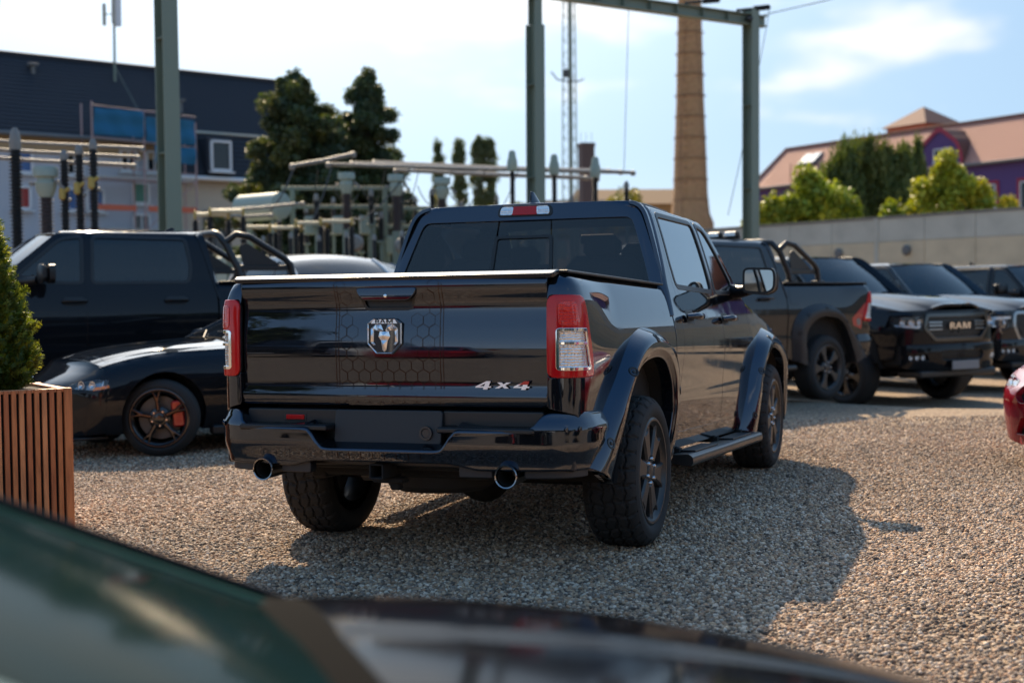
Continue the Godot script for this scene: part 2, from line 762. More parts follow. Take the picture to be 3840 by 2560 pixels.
func flare(root: Node3D, s: float, inner: PackedVector2Array, outer: PackedVector2Array, m: Material, front: bool, cell: float) -> void:
	var I := {"p": inner}
	var smp := func(p: PackedVector2Array, u: float) -> Vector2:
		var k := clampf(u, 0.0, 1.0) * (p.size() - 1)
		var j := mini(int(k), p.size() - 2)
		return p[j].lerp(p[j + 1], k - j)
	var f := func(u: float, w: float) -> Vector3:
		# w 0 at the body, 1 at the lip
		var q: Vector2 = smp.call(outer, u / 3.0).lerp(smp.call(inner, u / 3.0), w)
		var body := fender_x(q.x, clampf(q.y, .5, 1.3)) if front else cv(BED, clampf(q.y, .5, 1.3))
		var bulge := 0.090 * sin(minf(w * 1.9, 1.0) * PI * 0.5) - 0.012 * smoothstep(0.72, 1.0, w)
		return V(s * (body - .004 + bulge), q.y, q.x)
	var g := Geo.new()
	panel(g, rect(0.0, 0.0, 3.0, 1.0), f, V(s, .3, 0), 0.07 if cell < .05 else .14, 0.006, 0.06)
	var fl := obj("wheel_arch_flare", g, m, root)
	for k in 5:
		var u: float = [0.25, 0.85, 1.42, 1.9, 2.45][k]
		var P: Vector3 = f.call(u, 0.36)
		var N := normal_of(f, u, 0.36, 1.0)
		if N.dot(V(s, 0, 0)) < 0.0:
			N = -N
		var b := Geo.new()
		lathe(b, axis_at(P - N * .004, N), [0.031, 0.0, 0.028, .006, 0.020, .006, .016, .001, 0, .001], 14)
		obj("rivet_pocket", b, M.black, fl)
		b = Geo.new()
		lathe(b, axis_at(P - N * .003, N), [0.011, 0.0, .011, .006, .008, .008, 0.0, .008], 6)
		obj("bolt", b, M.black, fl)


func make_wheel(style: String, R: float, W: float, lugs := true) -> Node3D:
	# a wheel lying across x; outside towards +x
	var w := Node3D.new()
	w.name = "wheel"
	var rr := R * 0.70 if style != "street" else R * 0.76
	var g := Geo.new()
	var A := 220 if lugs else 64
	var B := 46 if lugs else 14
	var prev := []
	var first := []
	for a in A + 1:
		var ring := []
		if a == A:
			ring = first
		else:
			var an := TAU * a / A
			for b in B + 1:
				var t := float(b) / B * 2.0 - 1.0
				var edge := absf(t)
				var rad := R - 0.035 * pow(edge, 6.0) * 1.2
				if lugs:
					var cut := 0.0
					for gr in [-.62, -.2, .2, .62]:
						var zz: float = gr + 0.055 * (absf(fposmod(an * 29.0 / TAU + gr * 2.3, 1.0) - 0.5) * 4.0 - 1.0)
						cut = maxf(cut, 1.0 - smoothstep(0.02, 0.055, absf(t - zz)))
					var zone := int((t + 1.0) * 2.49)
					var sip := fposmod(an * 29.0 / TAU + zone * 0.37 + t * 0.5 * (1.0 if zone % 2 == 0 else -1.0), 1.0)
					cut = maxf(cut, (1.0 - smoothstep(0.07, 0.13, minf(sip, 1.0 - sip))) * (1.0 if edge > .62 else .75))
					rad -= 0.011 * cut
				var x := t * W * 0.5
				ring.append(Vector3(x, rad * cos(an), rad * sin(an)))
		if a > 0:
			for b in B:
				var q := [prev[b], prev[b + 1], ring[b + 1], ring[b]]
				var nn: Vector3 = (q[1] - q[0]).cross(q[3] - q[0]).normalized()
				var out: Vector3 = Vector3(0, q[0].y, q[0].z)
				if nn.dot(out) < 0.0:
					nn = -nn
				g.face(q, nn)
		else:
			first = ring
		prev = ring
	var side := axis_at(Vector3.ZERO, Vector3.RIGHT)
	for e in [1.0, -1.0]:
		var sd := axis_at(Vector3.ZERO, Vector3.RIGHT * e)
		var Re := R - .042
		lathe(g, sd, [rr - .005, W * .43, rr + .012, W * .5, rr + .03, W * .515, Re * .5 + rr * .5, W * .53, Re - .02, W * .525, Re, W * .5, Re + .002, W * .44], 56 if lugs else 36)
	obj("tyre", g, M.tyre, w)
	g = Geo.new()
	lathe(g, side, [rr + .008, W * .47, rr - .004, W * .50, rr - .014, W * .495, rr - .02, W * .44, rr - .035, W * .40, rr - .05, W * .05, rr - .06, -W * .45], 48)
	obj("rim", g, M.rim if style in ["fuel", "five"] else M.rim_black, w)
	g = Geo.new()
	lathe(g, side, [rr - .07, W * .02, .10, W * .02, .10, W * .14, .0, W * .14], 28)
	obj("brake_disc", g, M.brake, w)
	if style == "street":
		g = Geo.new()
		box(g, Vector3(W * .16, .02, rr * -.62), Vector3(.07, .24, .11), .02)
		obj("brake_caliper", g, M.red_gloss, w)
	var hub := Geo.new()
	lathe(hub, side, [.098, W * .1, .098, W * .36, .085, W * .40, .05, W * .405, .046, W * .44, .036, W * .455, 0, W * .455], 28)
	obj("hub", hub, M.rim if style in ["fuel", "five"] else M.rim_black, w)
	var n := 6 if style == "fuel" else 5
	var sp := Geo.new()
	var face: PackedVector2Array
	if style == "fuel":
		face = pl([-.040, .07, .040, .07, .046, .15, .062, rr - .06, .095, rr - .010, .042, rr - .010, .026, rr - .060, -.026, rr - .060, -.042, rr - .010, -.095, rr - .010, -.062, rr - .06, -.046, .15], .008, 2)
	elif style == "five" or style == "dark":
		face = pl([-.035, .07, .035, .07, .036, .16, .085, rr - .012, -.085, rr - .012, -.036, .16], .008, 2)
	else:
		face = pl([-.022, .06, .022, .06, .018, .15, .046, rr - .012, .018, rr - .012, 0, .20, -.018, rr - .012, -.046, rr - .012, -.018, .15], .005, 2)
	prism(sp, tr_at(Vector3(W * .20, 0, 0), Vector3.RIGHT), face, W * .24, .012)
	var mesh := sp.done()
	for k in n:
		var o := obj("spoke", mesh, M.rim if style in ["fuel", "five"] else M.rim_black, w)
		o.rotation.x = TAU * k / n
	var nut := Geo.new()
	lathe(nut, axis_at(Vector3(W * .38, .066, 0), Vector3.RIGHT), [.012, 0, .012, .022, .008, .028, 0, .028], 6)
	var nm := nut.done()
	for k in n:
		var o := obj("lug_nut", nm, M.bright_bolt, w)
		o.rotation.x = TAU * (k + .5) / n
	return w


func put_wheel(root: Node3D, proto: Node3D, x: float, y: float, z: float, roll := 0.0) -> Node3D:
	var w: Node3D = proto.duplicate()
	w.name = "wheel"
	root.add_child(w, true)
	w.position = V(x, y, z)
	w.rotation = Vector3(roll, 0.0 if x > 0.0 else PI, 0)
	return w


# reading the parts of a tail lamp: red lens with a clear reversing window
func tail_lamp(root: Node3D, s: float, f: Callable, hint: Vector3, cell: float) -> void:
	var out := pl([.006, .985, .345, .985, .312, 1.10, .25, 1.24, .212, 1.335, .185, 1.362, .006, 1.362], .035)
	var g := Geo.new()
	panel(g, grow(out, .007), func(u, w): return f.call(u, w) - normal_of(f, u, w, -s) * -.0 , hint, cell, .002, .02)
	var o := obj("tail_lamp", g, M.black, root)
	var lift := func(d: float) -> Callable:
		return func(u, w):
			var N := normal_of(f, u, w, 1.0)
			if N.dot(hint) < 0.0:
				N = -N
			return f.call(u, w) + N * d
	var win := pl([.05, 1.02, .285, 1.02, .232, 1.128, .218, 1.205, .05, 1.205], .012)
	g = Geo.new()
	panel(g, out, lift.call(.012), hint, cell * .7, .008, .012, [win])
	obj("red_lens", g, M.lamp_red, o)
	g = Geo.new()
	panel(g, win, lift.call(.004), hint, cell * .5, 0, 0)
	obj("reversing_reflector", g, M.lamp_clear, o)
	g = Geo.new()
	panel(g, grow(win, .006), lift.call(.0145), hint, cell * .7, .003, .004, [grow(win, -.006)])
	panel(g, pl([.05, 1.136, .235, 1.136, .232, 1.146, .05, 1.146]), lift.call(.0145), hint, cell * .7, .002, .006)
	obj("chrome_bezel", g, M.chrome, o)
	g = Geo.new()
	panel(g, pl([.055, 1.225, .15, 1.225, .13, 1.335, .055, 1.335], .02), lift.call(.016), hint, cell * .6, .003, .004)
	obj("brake_bulb_window", g, M.lamp_red_deep, o)


func pickup(o: Dictionary) -> Node3D:
	var root := thing(o.get("name", "pickup_truck"), o.label, "pickup truck", o.at, o.turn, o.get("group", ""))
	var P: Material = o.paint
	var cell: float = o.get("cell", .08)
	var fine := cell < .05
	var g := Geo.new()
	var ri := arch_inner_rear()
	var fi := arch_inner_front()
	# rear corner of the bed in plan, from the tailgate gap round to the cab gap: x then z
	var PB := plan([.836, -1.145, .862, -1.145, .90, -1.137, .935, -1.112, .957, -1.075, .966, -1.03, .968, -.95, .968, -.7, .968, -.3, .968, .2, .968, .60, .968, .757, .968, .80], 14)
	for s: float in [1.0, -1.0]:
		var hint := V(s, .1, 0)
		var cabf := func(z, y): return V(s * cv(CAB, y), y, z)
		var bedf := func(u, y):
			var q := plan_at(PB, u)
			var d := plan_out(PB, u)
			var k := lerpf(cv(BED_END, y), cv(BED, y), smoothstep(.22, .85, u)) - .966
			return V(s * (q.x - d.x * -1.0 * k * 1.0), y, q.y + d.y * k)
		var bl: float = PB.len - .047
		# bed side: cut for the arch and the lamp
		var u0 := bl - .757
		var arch := PackedVector2Array()
		for q in under(grow(ri, .02), .3):
			arch.append(Vector2(q.x + u0, q.y))
		var low := [.0, .835, .0, 1.4815, bl, 1.4815, bl, .55, u0 + .3, .50, u0 - .6, .52, .26, .60, .16, .80]
		var body := pl(low, .012, 2)
		g = Geo.new()
		var lampcut := pl([.0, .975, .362, .975, .328, 1.08, .263, 1.213, .206, 1.322, .174, 1.372, .0, 1.372], .02)
		var cuts := Geometry2D.clip_polygons(body, arch)
		var rest := []
		for q in cuts:
			for w in Geometry2D.clip_polygons(q, lampcut):
				if not Geometry2D.is_polygon_clockwise(w):
					rest.append(w)
		for q in rest:
			panel(g, q, bedf, hint, cell, .004, .035)
		obj("bed_side", g, P, root)
		tail_lamp(root, s, bedf, V(s * .7, 0, -.7), cell * .6)
		if o.has("graphic"):
			g = Geo.new()
			var onb := func(d: float) -> Callable:
				return func(u, y): return bedf.call(u, y) + V(s * d, 0, -d * .3)
			panel(g, pl([.20, 1.20, .29, 1.22, .60, 1.02, .56, .93, .38, .88, .36, 1.02]), onb.call(.002), hint, cell, 0, 0)
			var gp := obj("red_graphic", g, M.red_gloss, root)
			g = Geo.new()
			panel(g, pl([.40, .94, .47, .92, .50, 1.0, .45, 1.03, .40, 1.0], .01), onb.call(.004), hint, cell, 0, 0)
			obj("pale_patch", g, M.alu, gp)
		if o.get("fuel_door", s < 0.0):
			g = Geo.new()
			panel(g, rect(u0 + .52, 1.22, u0 + .70, 1.38, .03), func(u, y): return bedf.call(u, y) + V(s * .003, 0, 0), hint, cell, .003, .006)
			obj("fuel_door", g, P, root)
		# cab side: one frame with both door openings
		var rd := pl([.86, .60, 2.09, .60, 2.105, .9, 2.11, 1.46, 2.075, 1.972, .985, 1.962, .955, 1.60, .985, 1.42, .96, 1.05], .05)
		var fd := pl([2.10, .60, 3.02, .60, 3.10, .80, 3.02, 1.10, 3.00, 1.46, 2.93, 1.52, 2.40, 1.925, 2.33, 1.955, 2.085, 1.972, 2.12, 1.46, 2.115, .9], .035)
		var shell := pl([.775, .60, .775, 1.46, .79, 1.60, .835, 1.9, .86, 2.008, 2.28, 2.008, 2.36, 1.975, 2.99, 1.475, 3.06, 1.44, 3.13, 1.05, 3.12, .70, 3.02, .50, .82, .50], .012, 2)
		g = Geo.new()
		panel(g, shell, cabf, hint, cell, .003, .02, [grow(rd, .004), grow(fd, .004)])
		obj("cab_side", g, P, root)
		var rw := pl([1.062, 1.492, 1.885, 1.488, 1.838, 1.938, 1.06, 1.922, 1.032, 1.63], .045)
		var fw := pl([2.00, 1.488, 2.56, 1.50, 2.70, 1.545, 2.32, 1.875, 2.20, 1.928, 1.948, 1.938], .04)
		var fw_all := pl([1.985, 1.484, 2.90, 1.50, 2.39, 1.895, 2.30, 1.935, 1.935, 1.943], .04)
		fw = pl([2.15, 1.488, 2.62, 1.50, 2.74, 1.56, 2.37, 1.872, 2.30, 1.915, 2.12, 1.938], .03)
		rw = pl([1.062, 1.492, 2.03, 1.488, 1.995, 1.938, 1.06, 1.922, 1.032, 1.63], .045)
		for d in 2:
			var outl: PackedVector2Array = rd if d == 0 else fd
			var win: PackedVector2Array = rw if d == 0 else fw
			g = Geo.new()
			panel(g, outl, cabf, hint, cell, .005, .02, [win])
			var door := obj("door", g, P, root)
			g = Geo.new()
			panel(g, grow(win, .024), func(z, y): return cabf.call(z, y) + V(s * .003, 0, 0), hint, cell, .003, .01, [grow(win, -.004)])
			obj("window_seal", g, M.black, door)
			g = Geo.new()
			panel(g, grow(win, .01), func(z, y): return cabf.call(z, y) - V(s * .007, 0, 0), hint, cell * 1.3, 0, 0)
			obj("window", g, o.get("glass", M.tint), door)
			var hz: float = 1.205 if d == 0 else 2.228
			g = Geo.new()
			panel(g, rect(hz - .105, 1.255, hz + .105, 1.335, .03), func(z, y): return cabf.call(z, y) + V(s * .001, 0, 0), hint, cell, .003, .004)
			obj("handle_cup", g, M.black, door)
			g = Geo.new()
			tube(g, [V(s * .97, 1.297, hz - .115), V(s * 1.018, 1.302, hz - .085), V(s * 1.025, 1.302, hz), V(s * 1.018, 1.302, hz + .085), V(s * .97, 1.297, hz + .115)], [.016, .020, .021, .020, .016], 10)
			obj("handle", g, o.get("handle", P), door)
		# mirror
		g = Geo.new()
		tube(g, [V(s * .90, 1.50, 2.72), V(s * .99, 1.50, 2.66), V(s * 1.06, 1.51, 2.60)], [.055, .045, .04], 12)
		var mr := obj("mirror", g, M.black, root)
		var head := pl([1.035, 1.485, 1.20, 1.47, 1.262, 1.50, 1.268, 1.60, 1.255, 1.655, 1.06, 1.662, 1.035, 1.64], .035)
		var hq := head if s > 0 else mir(head)
		g = Geo.new()
		prism(g, Transform3D(Basis(), V(0, 0, 2.52)), hq, .055, .0)
		var bulge := func(u, w):
			var c := Vector2(1.15, 1.565)
			var rel := Vector2((absf(u) - c.x) / .13, (w - c.y) / .11)
			return V(u, w, 2.52 + .10 * sqrt(maxf(0.02, 1.0 - rel.length_squared() * .55)))
		panel(g, hq, bulge, V(0, 0, 1), .03, .006, .06)
		obj("mirror_shell", g, o.get("mirror", M.black), mr)
		g = Geo.new()
		panel(g, grow(hq, -.016), func(u, w): return V(u, w, 2.462), V(0, 0, -1), .1, .0, .004)
		obj("mirror_glass", g, M.mirror, mr)
		# front wing
		var ff := func(z, y): return V(s * fender_x(z, y), y, z)
		var wing := PackedVector2Array([Vector2(3.05, 1.455)])
		for k in 15:
			var z := 3.1 + k * .1
			wing.append(Vector2(z, cv(FENDER, z) + .004))
		wing.append_array(PackedVector2Array([Vector2(4.62, 1.21), Vector2(4.66, 1.10), Vector2(4.50, .90), Vector2(4.40, .62), Vector2(3.06, .62), Vector2(3.135, .80), Vector2(3.13, 1.05)]))
		g = Geo.new()
		var lampc := pl([4.30, 1.02, 4.9, .99, 4.9, 1.19, 4.34, 1.185])
		for q in Geometry2D.clip_polygons(wing, under(grow(fi, .02), .3)):
			for q2 in Geometry2D.clip_polygons(q, lampc):
				if not Geometry2D.is_polygon_clockwise(q2):
					panel(g, q2, ff, hint, cell, .004, .03)
		obj("front_wing", g, P, root)
		if o.get("flares", true):
			flare(root, s, ri, arch_outer_rear(), o.get("flare_mat", P), false, cell)
			flare(root, s, fi, arch_outer_front(), o.get("flare_mat", P), true, cell)
		# inner arch tubs
		var tubx := 1.03 if o.get("flares", true) else .955
		for fr: PackedVector2Array in [ri, fi]:
			g = Geo.new()
			for k in fr.size() - 1:
				var a: Vector2 = fr[k]
				var b: Vector2 = fr[k + 1]
				g.flat([V(s * tubx, a.y, a.x), V(s * tubx, b.y, b.x), V(s * .62, b.y, b.x), V(s * .62, a.y, a.x)], V(0, .8 - a.y, 0))
			var cap := PackedVector2Array(under(fr, .45))
			var ix := Geometry2D.triangulate_polygon(cap)
			for k in range(0, ix.size(), 3):
				g.flat([V(s * .62, cap[ix[k]].y, cap[ix[k]].x), V(s * .62, cap[ix[k + 1]].y, cap[ix[k + 1]].x), V(s * .62, cap[ix[k + 2]].y, cap[ix[k + 2]].x)], V(s, 0, 0))
			obj("arch_liner", g, M.liner, root)
		# step bar
		if o.get("steps", true):
			g = Geo.new()
			var sec := pl([.925, .425, 1.07, .405, 1.088, .425, 1.085, .462, 1.06, .478, .94, .472], .012, 2)
			prism(g, Transform3D(Basis(Vector3(s, 0, 0), Vector3.UP, Vector3(0, 0, -1)), V(0, 0, .74)), sec, 2.19, .004)
			var st := obj("step_bar", g, M.step, root)
			g = Geo.new()
			for zz in [1.25, 2.35]:
				box(g, V(s * 1.0, .482, zz), Vector3(.11, .010, .62), .004)
			obj("step_pad", g, M.black, st)
			for zz in [.95, 2.0, 2.78]:
				g = Geo.new()
				box(g, V(s * .86, .48, zz), Vector3(.20, .04, .07), .005)
				obj("step_bracket", g, M.liner, st)
		# windscreen pillar
		var pil := func(u, w):
			var a := V(s * cv(CAB, lerpf(1.478, 1.972, w)), lerpf(1.478, 1.972, w), lerpf(2.985, 2.362, w))
			var b := V(s * lerpf(.80, .655, w), lerpf(1.475, 1.99, w), lerpf(2.90, 2.255, w))
			return a.lerp(b, u) + Vector3(s * .3, .5, -.8) * .02 * sin(PI * u)
		g = Geo.new()
		panel(g, rect(0, 0, 1, 1), pil, V(s * .5, .4, .8), .12, .0, .02)
		obj("windscreen_pillar", g, P, root)

	# ---- back of the cab
	var PC := plan([0, .715, .4, .716, .70, .722, .83, .732, .89, .748, .918, .772, .925, .80], 14)
	var backf := func(u, y):
		var q := plan_at(PC, absf(u))
		var k := cv(CAB, y) / .915
		return V(signf(u) * q.x * k, y, q.y + (y - 1.47) * .255)
	var wl: float = PC.len
	var wu := .812
	var win := pl([-.845, 1.40, .845, 1.40, .80, 1.905, -.80, 1.905], .05)
	g = Geo.new()
	panel(g, pl([-wl, 1.30, wl, 1.30, wl, 1.995, wl - .1, 2.004, -wl + .1, 2.004, -wl, 1.995]), backf, V(0, .1, -1), cell, .003, .02, [win])
	var back := obj("cab_back", g, P, root)
	var parts := [[-.86, -.205], [-.195, .195], [.205, .86]]
	for k in 3:
		g = Geo.new()
		var q := Geometry2D.intersect_polygons(grow(win, .012), rect(parts[k][0], 1.2, parts[k][1], 2.1))
		panel(g, q[0], func(u, y): return backf.call(u, y) + V(0, 0, .012 if k != 1 else .016), V(0, .1, -1), cell * 1.3, 0, 0)
		obj("rear_window", g, o.get("glass_back", M.tint_light), back)
	g = Geo.new()
	panel(g, rect(-.212, 1.40, .212, 1.805, .02), func(u, y): return backf.call(u, y) + V(0, 0, .004), V(0, .1, -1), cell, .002, .01, [rect(-.192, 1.40, .192, 1.79, .02)])
	obj("slider_frame", g, M.black, back)
	# high brake lamp
	g = Geo.new()
	panel(g, rect(-.215, 1.93, .215, 1.996, .03), func(u, y): return backf.call(u, y) + V(0, 0, -.006), V(0, .1, -1), cell, .004, .01)
	var hb := obj("high_brake_lamp", g, M.black, back)
	for q in [[-.195, -.095, 0], [-.095, .095, 1], [.095, .195, 0]]:
		g = Geo.new()
		panel(g, rect(q[0], 1.938, q[1], 1.988, .018 if q[2] == 0 else .003), func(u, y): return backf.call(u, y) + V(0, 0, -.013), V(0, .1, -1), cell, .002, .006)
		obj("lamp_lens", g, M.lamp_clear if q[2] == 0 else M.lamp_red, hb)

	# ---- roof, windscreen, bonnet
	var rooff := func(x, z):
		var e := absf(x) / .72
		return V(x, 1.998 + .030 * (1.0 - e * e) - .05 * pow(e, 8.0) * .3 - .018 * pow(maxf(0, 1.25 - z) / .4, 2.0) - .020 * pow(maxf(0, z - 1.7) / .6, 2.0) + (.006 if absf(e - .45) < .2 and z > 1.0 else 0.0) * 0.0, z)
	g = Geo.new()
	panel(g, pl([-.70, .862, .70, .862, .705, 1.5, .66, 2.30, .4, 2.37, 0, 2.40, -.4, 2.37, -.66, 2.30, -.705, 1.5]), rooff, Vector3.UP, cell * 1.4, .006, .02)
	var roof := obj("roof", g, P, root)
	for s in [-1.0, 1.0]:
		g = Geo.new()
		tube(g, [V(s * .652, 2.003, .90), V(s * .652, 2.012, 1.3), V(s * .648, 2.010, 1.8), V(s * .62, 1.998, 2.28)], .010, 8)
		obj("roof_moulding", g, M.black, roof)
	g = Geo.new()
	var fin := func(u, w):
		var hgt: float = .085 * w
		var zz: float = lerpf(lerpf(.93, 1.14, (u + 1.0) * .5), lerpf(.945, .985, (u + 1.0) * .5), w)
		return V(.032 * (1.0 - w * .75) * sqrt(maxf(0, 1.0 - u * u)) + .002, 2.005 + hgt, zz)
	panel(g, rect(-.99, 0, .99, 1), fin, V(1, 0, 0), .2, 0, 0)
	panel(g, rect(-.99, 0, .99, 1), func(u, w):
		var q: Vector3 = fin.call(u, w)
		return Vector3(-q.x, q.y, q.z), V(-1, 0, 0), .2, 0, 0)
	box(g, V(0, 2.088, .965), Vector3(.012, .006, .045), .002)
	obj("antenna_fin", g, P, roof)
	var wsf := func(u, w):
		return V(u * lerpf(.80, .655, w), lerpf(1.455, 1.99, w) + .012 * (1.0 - u * u), lerpf(3.02, 2.375, w) - .12 * u * u + .035 * sin(PI * w))
	g = Geo.new()
	panel(g, rect(-1, 0, 1, 1), wsf, V(0, .5, 1), .12, 0, 0)
	obj("windscreen", g, o.get("glass_front", M.tint_light), root)
	g = Geo.new()
	panel(g, rect(-.84, 2.88, .84, 3.10), func(x, z): return V(x, 1.452 + .012 * (1.0 - x * x), z - .10 * x * x), Vector3.UP, .15, .002, .03)
	obj("cowl", g, M.black, root)
	var hoodf := func(x, z):
		var e := absf(x)
		var t := clampf((z - 3.05) / 1.62, 0.0, 1.0)
		var edge := cv(FENDER, z) + .012
		var mid := lerpf(1.492, 1.372, t) - .05 * pow(t, 6.0)
		var k := smoothstep(.20, .80, e)
		var dome := .018 * (1.0 - smoothstep(.42, .50, e)) * smoothstep(0, .1, t)
		return V(x, lerpf(mid, minf(edge, mid), k) + dome - .32 * pow(maxf(0, t - .80), 2.0), z - .16 * x * x * smoothstep(.3, 1.0, t) - .08 * x * x * (1.0 - t))
	g = Geo.new()
	panel(g, pl([-.80, 3.10, .80, 3.10, .87, 3.5, .865, 4.1, .80, 4.60, .4, 4.68, 0, 4.70, -.4, 4.68, -.80, 4.60, -.865, 4.1, -.87, 3.5], .02), hoodf, Vector3.UP, cell, .006, .03)
	obj("bonnet", g, P, root)
	front_end(root, o, P, cell)

	# ---- bed: cover, tailgate
	g = Geo.new()
	panel(g, rect(-.868, -1.07, .868, .72, .02), func(x, z): return V(x, 1.486 + .006 * (1.0 - x * x), z), Vector3.UP, .2, .005, .03)
	var cover := obj("bed_cover", g, M.vinyl, root)
	g = Geo.new()
	panel(g, rect(-.866, -1.155, .866, -1.055, .02), func(x, z): return V(x, 1.492 - 1.6 * pow(absf(z + 1.08), 2.0) * 2.2, z), Vector3.UP, .03, .006, .015)
	obj("cover_end_rail", g, M.rail, cover)
	for s in [-1.0, 1.0]:
		g = Geo.new()
		box(g, V(s * .888, 1.484, -.17), Vector3(.05, .014, 1.80), .005)
		obj("bed_rail_cap", g, M.black, cover)
	var gatef := func(x, y): return V(x, y, -1.145 - cv(GATE, y) + .014 * (x / .83) * (x / .83))
	var cup := pl([-.178, 1.418, .148, 1.418, .142, 1.39, .118, 1.318, .10, 1.306, -.13, 1.306, -.148, 1.318, -.172, 1.39], .016)
	for k in cup.size():
		cup[k].x += .015
	g = Geo.new()
	panel(g, rect(-.826, .838, .826, 1.478, .012), gatef, V(0, 0, -1), cell * .8, .006, .04, [cup])
	var gate := obj("tailgate", g, P, root)
	g = Geo.new()
	panel(g, grow(cup, .004), func(x, y): return V(x, y, -1.115 + .0), V(0, 0, -1), .1, 0, 0)
	panel(g, grow(cup, .004), gatef, V(0, 0, -1), .02, .003, .045, [grow(cup, -.012)])
	var hs := obj("handle_surround", g, M.black, gate)
	g = Geo.new()
	panel(g, pl([-.158, 1.412, .158, 1.412, .15, 1.385, .12, 1.358, -.12, 1.358, -.15, 1.385], .012), func(x, y): return V(x, y, -1.163 - .006 * cos((y - 1.38) * 30.0)), V(0, 0, -1), .03, .006, .03)
	obj("tailgate_handle", g, P, hs)
	g = Geo.new()
	lathe(g, axis_at(V(0, 1.376, -1.168), V(0, 0, -1)), [.009, 0, .009, .004, .006, .006, 0, .006], 14)
	obj("handle_lock", g, M.chrome, hs)
	emblem(gate)
	if fine:
		decals(gate, gatef)
	# badge: figure, cross, figure with a red upper half
	var bo: MeshInstance3D
	for k in 3:
		var ch: String = ["4", "x", "4"][k]
		var cm := text(ch, .040 if k != 1 else .036, .006, 2.7)
		var cc: Vector3 = cm.get_aabb().get_center()
		var lean := Basis(Vector3(1, 0, 0), Vector3(.45, 1, 0), Vector3(0, 0, 1))
		var to := V(.508 + .098 * k, .940, -1.137) - lean * cc
		if k == 0:
			bo = obj("badge", cm, M.polished, gate)
			bo.transform = Transform3D(lean, to)
		else:
			var b2 := obj("badge_letter", cm, M.polished, bo)
			b2.transform = bo.transform.affine_inverse() * Transform3D(lean, to)
			if k == 2:
				g = Geo.new()
				prism(g, Transform3D(lean, V(.706, .947, -1.1395)), pl([-.018, -.003, .030, -.003, .030, .014, .006, .014]), .004)
				var b3 := obj("badge_red_field", g, M.badge_red, bo)
				b3.transform = bo.transform.affine_inverse()
	rear_bumper(root, o.get("bumper", P), cell)
	chassis(root, o)

	# wheels
	var R: float = o.get("wheel_r", .41)
	var wx: float = 1.045 - .145
	for s in [1.0, -1.0]:
		put_wheel(root, o.wheel, s * wx, R + o.get("rear_up", 0.0), 0.0, .35)
		put_wheel(root, o.wheel, s * wx, R + o.get("front_up", 0.0), 3.66, .8)

	# cab inside
	if o.get("inside", true):
		g = Geo.new()
		box(g, V(0, 1.0, 1.9), Vector3(1.70, .9, 2.2), .05)
		var ins := obj("cabin_floor", g, M.interior, root)
		for z in [1.25, 2.1]:
			for x in [-.42, .42]:
				g = Geo.new()
				box(g, V(x, 1.44, z - .12), Vector3(.50, .50, .16), .07)
				box(g, V(x, 1.74, z - .14), Vector3(.25, .15, .10), .045)
				tube(g, [V(x - .06, 1.66, z - .14), V(x - .06, 1.72, z - .14)], .008, 6)
				tube(g, [V(x + .06, 1.66, z - .14), V(x + .06, 1.72, z - .14)], .008, 6)
				obj("seat", g, M.interior, ins)
		g = Geo.new()
		box(g, V(0, 1.40, 2.78), Vector3(1.62, .16, .40), .06)
		obj("dashboard", g, M.interior, ins)
		g = Geo.new()
		var ring := []
		for k in 25:
			var a := TAU * k / 24
			ring.append(V(-.40 + .185 * cos(a), 1.46 + .17 * sin(a), 2.50 - .07 * sin(a)))
		tube(g, ring, .016, 8, false)
		obj("steering_wheel", g, M.black, ins)
		g = Geo.new()
		box(g, V(0, 1.885, 2.36), Vector3(.26, .07, .03), .015)
		obj("rear_view_mirror", g, M.black, ins)

	if o.get("roll_bar", false):
		var rb := Node3D.new()
		rb.name = "roll_bar"
		root.add_child(rb)
		for s in [-1.0, 1.0]:
			g = Geo.new()
			tube(g, [V(s * .80, 1.49, .46), V(s * .79, 1.62, .49), V(s * .74, 1.88, .60), V(s * .66, 1.985, .655), V(s * .5, 2.01, .665), V(0, 2.012, .665)], .038, 12)
			obj("hoop", g, M.bar, rb)
			g = Geo.new()
			tube(g, [V(s * .74, 1.90, .605), V(s * .77, 1.985, .50), V(s * .79, 1.96, .36), V(s * .81, 1.73, -.02), V(s * .815, 1.66, -.09), V(s * .82, 1.49, -.12)], .036, 12)
			obj("brace", g, M.bar, rb)
			g = Geo.new()
			prism(g, Transform3D(Basis(Vector3(0, 0, -1), Vector3.UP, Vector3(1, 0, 0)), V(s * .80, 0, 0)), pl([.42, 1.60, .48, 1.86, .40, 1.90, .05, 1.68, -.04, 1.60], .03), .012, .003)
			obj("side_plate", g, M.bar, rb)
			g = Geo.new()
			box(g, V(s * .80, 1.63, .2), Vector3(.03, .06, .56), .01)
			obj("cross_plate", g, M.bar, rb)
			for zz in [.46, -.12]:
				g = Geo.new()
				box(g, V(s * .81, 1.50, zz), Vector3(.12, .03, .14), .008)
				obj("foot", g, M.bar, rb)
	if o.get("light_bar", false):
		var lb := Node3D.new()
		lb.name = "roof_lights"
		root.add_child(lb)
		g = Geo.new()
		tube(g, [V(-.62, 2.05, 1.25), V(.62, 2.05, 1.25)], .022, 10)
		obj("bar", g, M.bar, lb)
		for k in 5:
			g = Geo.new()
			box(g, V(-.52 + k * .26, 2.09, 1.27), Vector3(.20, .07, .09), .02)
			var ho := obj("lamp_housing", g, M.black, lb)
			g = Geo.new()
			box(g, V(-.52 + k * .26, 2.09, 1.32), Vector3(.17, .05, .01), .004)
			obj("lamp_glass", g, M.lamp_clear, ho)
	return root


